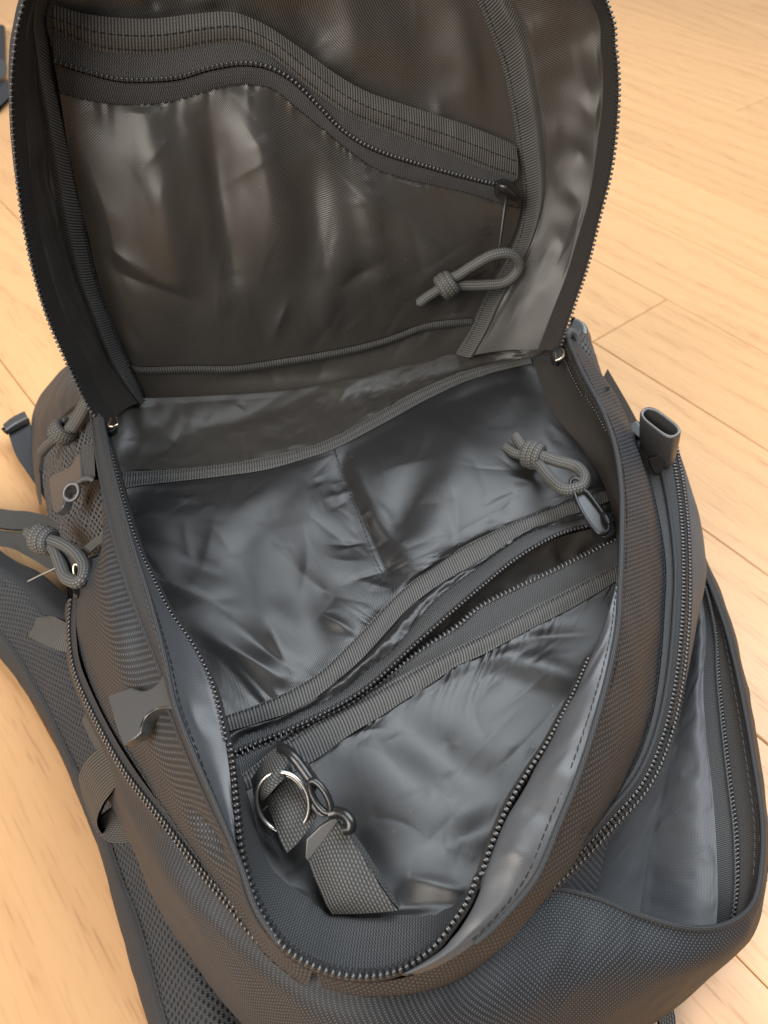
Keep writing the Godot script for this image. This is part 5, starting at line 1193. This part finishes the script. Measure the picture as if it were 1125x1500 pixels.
# ---------------------------------------------------------------- shoulder strap and loose webbing
func straps() -> void:
	var edge := crv([-35.56, 0.9, -29.74,  -26.9, 0.9, -25.26,  -21.98, 0.9, -21.96,  -19.1, 0.9, -19.62,  -17.02, 0.9, -17.47,  -15.63, 0.9, -15.83,  -14.41, 0.9, -14.13,  -12.83, 0.9, -11.8,  -11.68, 0.9, -9.96,  -10.2, 0.9, -7.12,  -8.65, 0.9, -4.32,  -7.46, 0.9, -2.32,  -5.39, 0.9, 0.52,  -2.98, 0.9, 2.71])
	var hem := crv([-35.61, 1.9, -30.98,  -26.89, 1.9, -26.37,  -21.54, 1.9, -22.67,  -18.56, 1.9, -20.15,  -16.74, 1.9, -18.12,  -15.09, 1.9, -15.96,  -13.63, 1.9, -13.96,  -11.78, 1.9, -11.5,  -10.45, 1.9, -9.27,  -9.23, 1.9, -7.33,  -7.79, 1.9, -4.48,  -6.6, 1.9, -2.63,  -4.63, 1.9, 0.1,  -2.53, 1.9, 2.05])
	var padded := crv([-36.2, 2.6, -33.71,  -26.41, 2.8, -28.05,  -20.27, 3.1, -23.61,  -17.43, 3.3, -21.37,  -15.17, 3.4, -18.63,  -13.57, 3.3, -16.25,  -12, 3.1, -13.81,  -10.42, 2.9, -11.42,  -9.32, 2.8, -9.42,  -7.72, 2.8, -7.06,  -6.12, 2.8, -4.48,  -4.97, 2.8, -2.74,  -3.3, 2.6, -0.47,  -1.52, 2.2, 1.13])
	var far_edge := crv([-37.74, 2, -36.85,  -26.39, 2.4, -29.44,  -20.51, 2.6, -24.79,  -17.54, 2.8, -22.97,  -15.1, 3, -20.78,  -13.3, 3, -17.79,  -11.44, 2.6, -14.65,  -9.43, 2.4, -11.75,  -8.3, 2.2, -9.91,  -6.3, 2.2, -7.43,  -4.46, 2.2, -4.77,  -3.35, 2.2, -3.17,  -1.85, 2, -1.17,  -0.49, 1.8, 0.18])
	var rim_low := moved(edge, Vector3(0.001, -0.008, 0))
	var strap := part(bag, "shoulder_strap", sheet([hem, padded, far_edge], 200, 60, {"namp": 0.10, "nfreq": 0.35, "seed": 18, "ramp": 0.06, "rfreq": 0.5,
		"wr": [-14.51, 3.3, -16.59, -13.86, 3.3, -16.93, 0.2, -0.2,  -13.75, 3.2, -15, -12.93, 3.2, -15.32, 0.2, -0.15]}), mats.pad)
	part(strap, "edge_tape", sheet([hem, between(hem, edge, 0.5, Vector3(0, 0.35, 0)), edge, rim_low], 180, 20, {"namp": 0.04, "nfreq": 0.8}), mats.band)
	stitches(strap, between(hem, edge, 0.06, Vector3(0, 0.08, 0)), edge, mats.thread, 0.22, 0.03)
	part(strap, "edge_tape", sheet([crv([-39.8, 1.8, -39.78,  -27.15, 2, -30.89,  -20.37, 2.4, -25.22,  -17.58, 2.7, -23.47,  -15.2, 3, -21.42]), crv([-37.8, 2.6, -36.81,  -25.94, 2.7, -28.65,  -19.58, 3.1, -23.61,  -17.32, 3.3, -22.11,  -15.11, 3.4, -20.28]), crv([-36.55, 2.7, -34.5,  -25.28, 2.9, -27.22,  -19.27, 3.1, -22.67,  -17.25, 3.3, -21.21,  -15.16, 3.4, -19.52])], 60, 14, {"namp": 0.06, "nfreq": 0.5}), mats.band)
	# frayed thread lying over the strap
	part(strap, "loose_thread", tube(crv([-17.38, 4, -22.02,  -16.51, 4.6, -21.99,  -15.42, 5.4, -21.84]), 0.00028, {"n": 24, "sides": 5}), mats.pale_thread)
	# wide flat webbing from the strap to the bag
	var wide := part(bag, "strap_webbing", sheet([crv([-35.65, 1, -32.41,  -26.84, 1.8, -29.88,  -20.93, 3, -27.63,  -19.01, 3.6, -26.91,  -17.21, 4.4, -25.84]), crv([-34.75, 1, -30.62,  -26.22, 1.8, -28.32,  -20.42, 3.1, -26.19,  -18.56, 3.7, -25.55,  -16.75, 4.4, -24.7])], 60, 20, {"thick": 0.15}), mats.webbing)
	part(wide, "webbing_fold", sheet([crv([-34.74, 0.8, -30.36,  -26.28, 1.6, -28.24,  -20.51, 2.9, -26.21,  -18.64, 3.5, -25.58,  -16.74, 4.2, -24.68]), crv([-33.88, 0.6, -28.43,  -25.87, 1.3, -26.85,  -20.46, 2.4, -25.49,  -18.44, 3, -24.34,  -16.14, 3.8, -22.58])], 60, 16, {"thick": 0.15}), mats.webbing)
	# loop of webbing at the foot of the near wall
	var loop := part(bag, "webbing_loop", sheet([
		crv([-9.58, 9, -11.53,  -10.02, 8.6, -11.49,  -10.75, 7.6, -11.52,  -11.47, 6.2, -11.53,  -11.75, 5, -11.43,  -11.7, 4.1, -11.02,  -11.44, 3.4, -10.47]),
		crv([-9.19, 8.8, -11.05,  -9.73, 8.2, -11.01,  -10.38, 7.2, -10.97,  -11, 6, -10.99,  -11.27, 5, -10.9,  -11.35, 4.1, -10.7,  -11.25, 3.4, -10.36]),
		crv([-8.78, 8.7, -10.54,  -9.34, 7.9, -10.45,  -10.01, 6.8, -10.38,  -10.59, 5.6, -10.37,  -10.93, 4.7, -10.34,  -11.07, 4, -10.29,  -11.1, 3.3, -10.29])], 70, 24, {"thick": 0.15, "namp": 0.04}), mats.webbing)
	part(loop, "webbing_return", sheet([crv([-11.44, 3.2, -10.46,  -11.02, 2.9, -10.16,  -10.45, 2.9, -10.06,  -9.62, 3.2, -10.06]), crv([-11.23, 3.8, -10.62,  -11.05, 3.9, -10.77,  -10.6, 4.2, -11.03,  -9.97, 4.6, -11.05])], 30, 14, {"thick": 0.15}), mats.webbing)
	part(loop, "webbing_anchor", sheet([crv([-11.82, 6, -14.54,  -11.01, 6.4, -13.47,  -9.92, 6.8, -12.18]), crv([-12.43, 5, -14.26,  -11.65, 5.4, -13.19,  -10.6, 5.8, -11.96])], 20, 10, {"thick": 0.15}), mats.ribs)
	part(bag, "webbing_tab", sheet([crv([10.02, 1.2, -4.75,  10.07, 1, -4.31,  9.84, 0.8, -3.51]), crv([10.62, 1.2, -4.92,  10.69, 1, -4.4,  10.48, 0.8, -3.51])], 20, 8, {"thick": 0.2}), mats.webbing)
	# end of a strap lying on the boards beyond the bag
	var tail := part(bag, "strap_end", sheet([crv([-23.84, 1, -35.78,  -22.82, 1, -33.93,  -21.83, 1, -32.64,  -20.5, 1, -30.94,  -19.45, 1.2, -29.47]), crv([-22.97, 1, -37.19,  -22.16, 1, -35.4,  -21.39, 1, -33.93,  -20.36, 1, -32.41,  -19.19, 1.2, -30.54])], 40, 14, {"thick": 0.2}), mats.nylon)
	part(tail, "strap_tip", sheet([crv([-24.07, 1.5, -35.99,  -23.69, 1.5, -36.7,  -23.08, 1.5, -37.28]), crv([-23.66, 1.6, -35.38,  -23.26, 1.6, -36.01,  -22.66, 1.6, -36.59]), crv([-23.68, 1.2, -35.38,  -23.21, 1.2, -35.94,  -22.65, 1.2, -36.51])], 16, 10, {"thick": 0.5}), mats.plastic)

func loose_buckle() -> void:
	var at: Vector3 = Vector3(-46.54, 0.2, -99.59) * 0.01
	var o := Node3D.new()
	o.name = "strap_buckle"
	o.set_meta("label", "black strap buckle on the boards at the photo's left edge behind the raised flap")
	o.set_meta("category", "buckle")
	add_child(o)
	o.position = at
	var base := part(o, "webbing", sheet([crv([-53.36, 1, -106.25,  -50.64, 1.4, -108.61,  -49.11, 1.2, -111.55,  -49.24, 0.4, -113.18]), crv([-49.28, 1, -95.2,  -44.93, 1.4, -92.08,  -42.59, 1.2, -91.66,  -42.65, 0.4, -93.26])], 40, 20, {"thick": 0.3}), mats.nylon)
	base.position = -at
	var b := part(o, "buckle_bar", plate(crv([-45.55, 2.46, -95.09,  -44.78, 2.1, -97.43,  -43.66, 1.79, -97.5,  -42.81, 1.7, -95.24,  -42.52, 1.79, -92.56,  -43.31, 2.14, -90.39,  -44.63, 2.43, -91.52]), 0.8, 0.2), mats.plastic)
	b.position = -at
	var t := part(o, "webbing_tail", sheet([crv([-45.83, 0.8, -91.78,  -43.16, 1.2, -91.08,  -42.51, 1, -93.99]), crv([-43.83, 0.6, -85.86,  -41.55, 0.8, -86.23,  -41.21, 0.6, -90.41])], 30, 14, {"thick": 0.3}), mats.band)
	t.position = -at
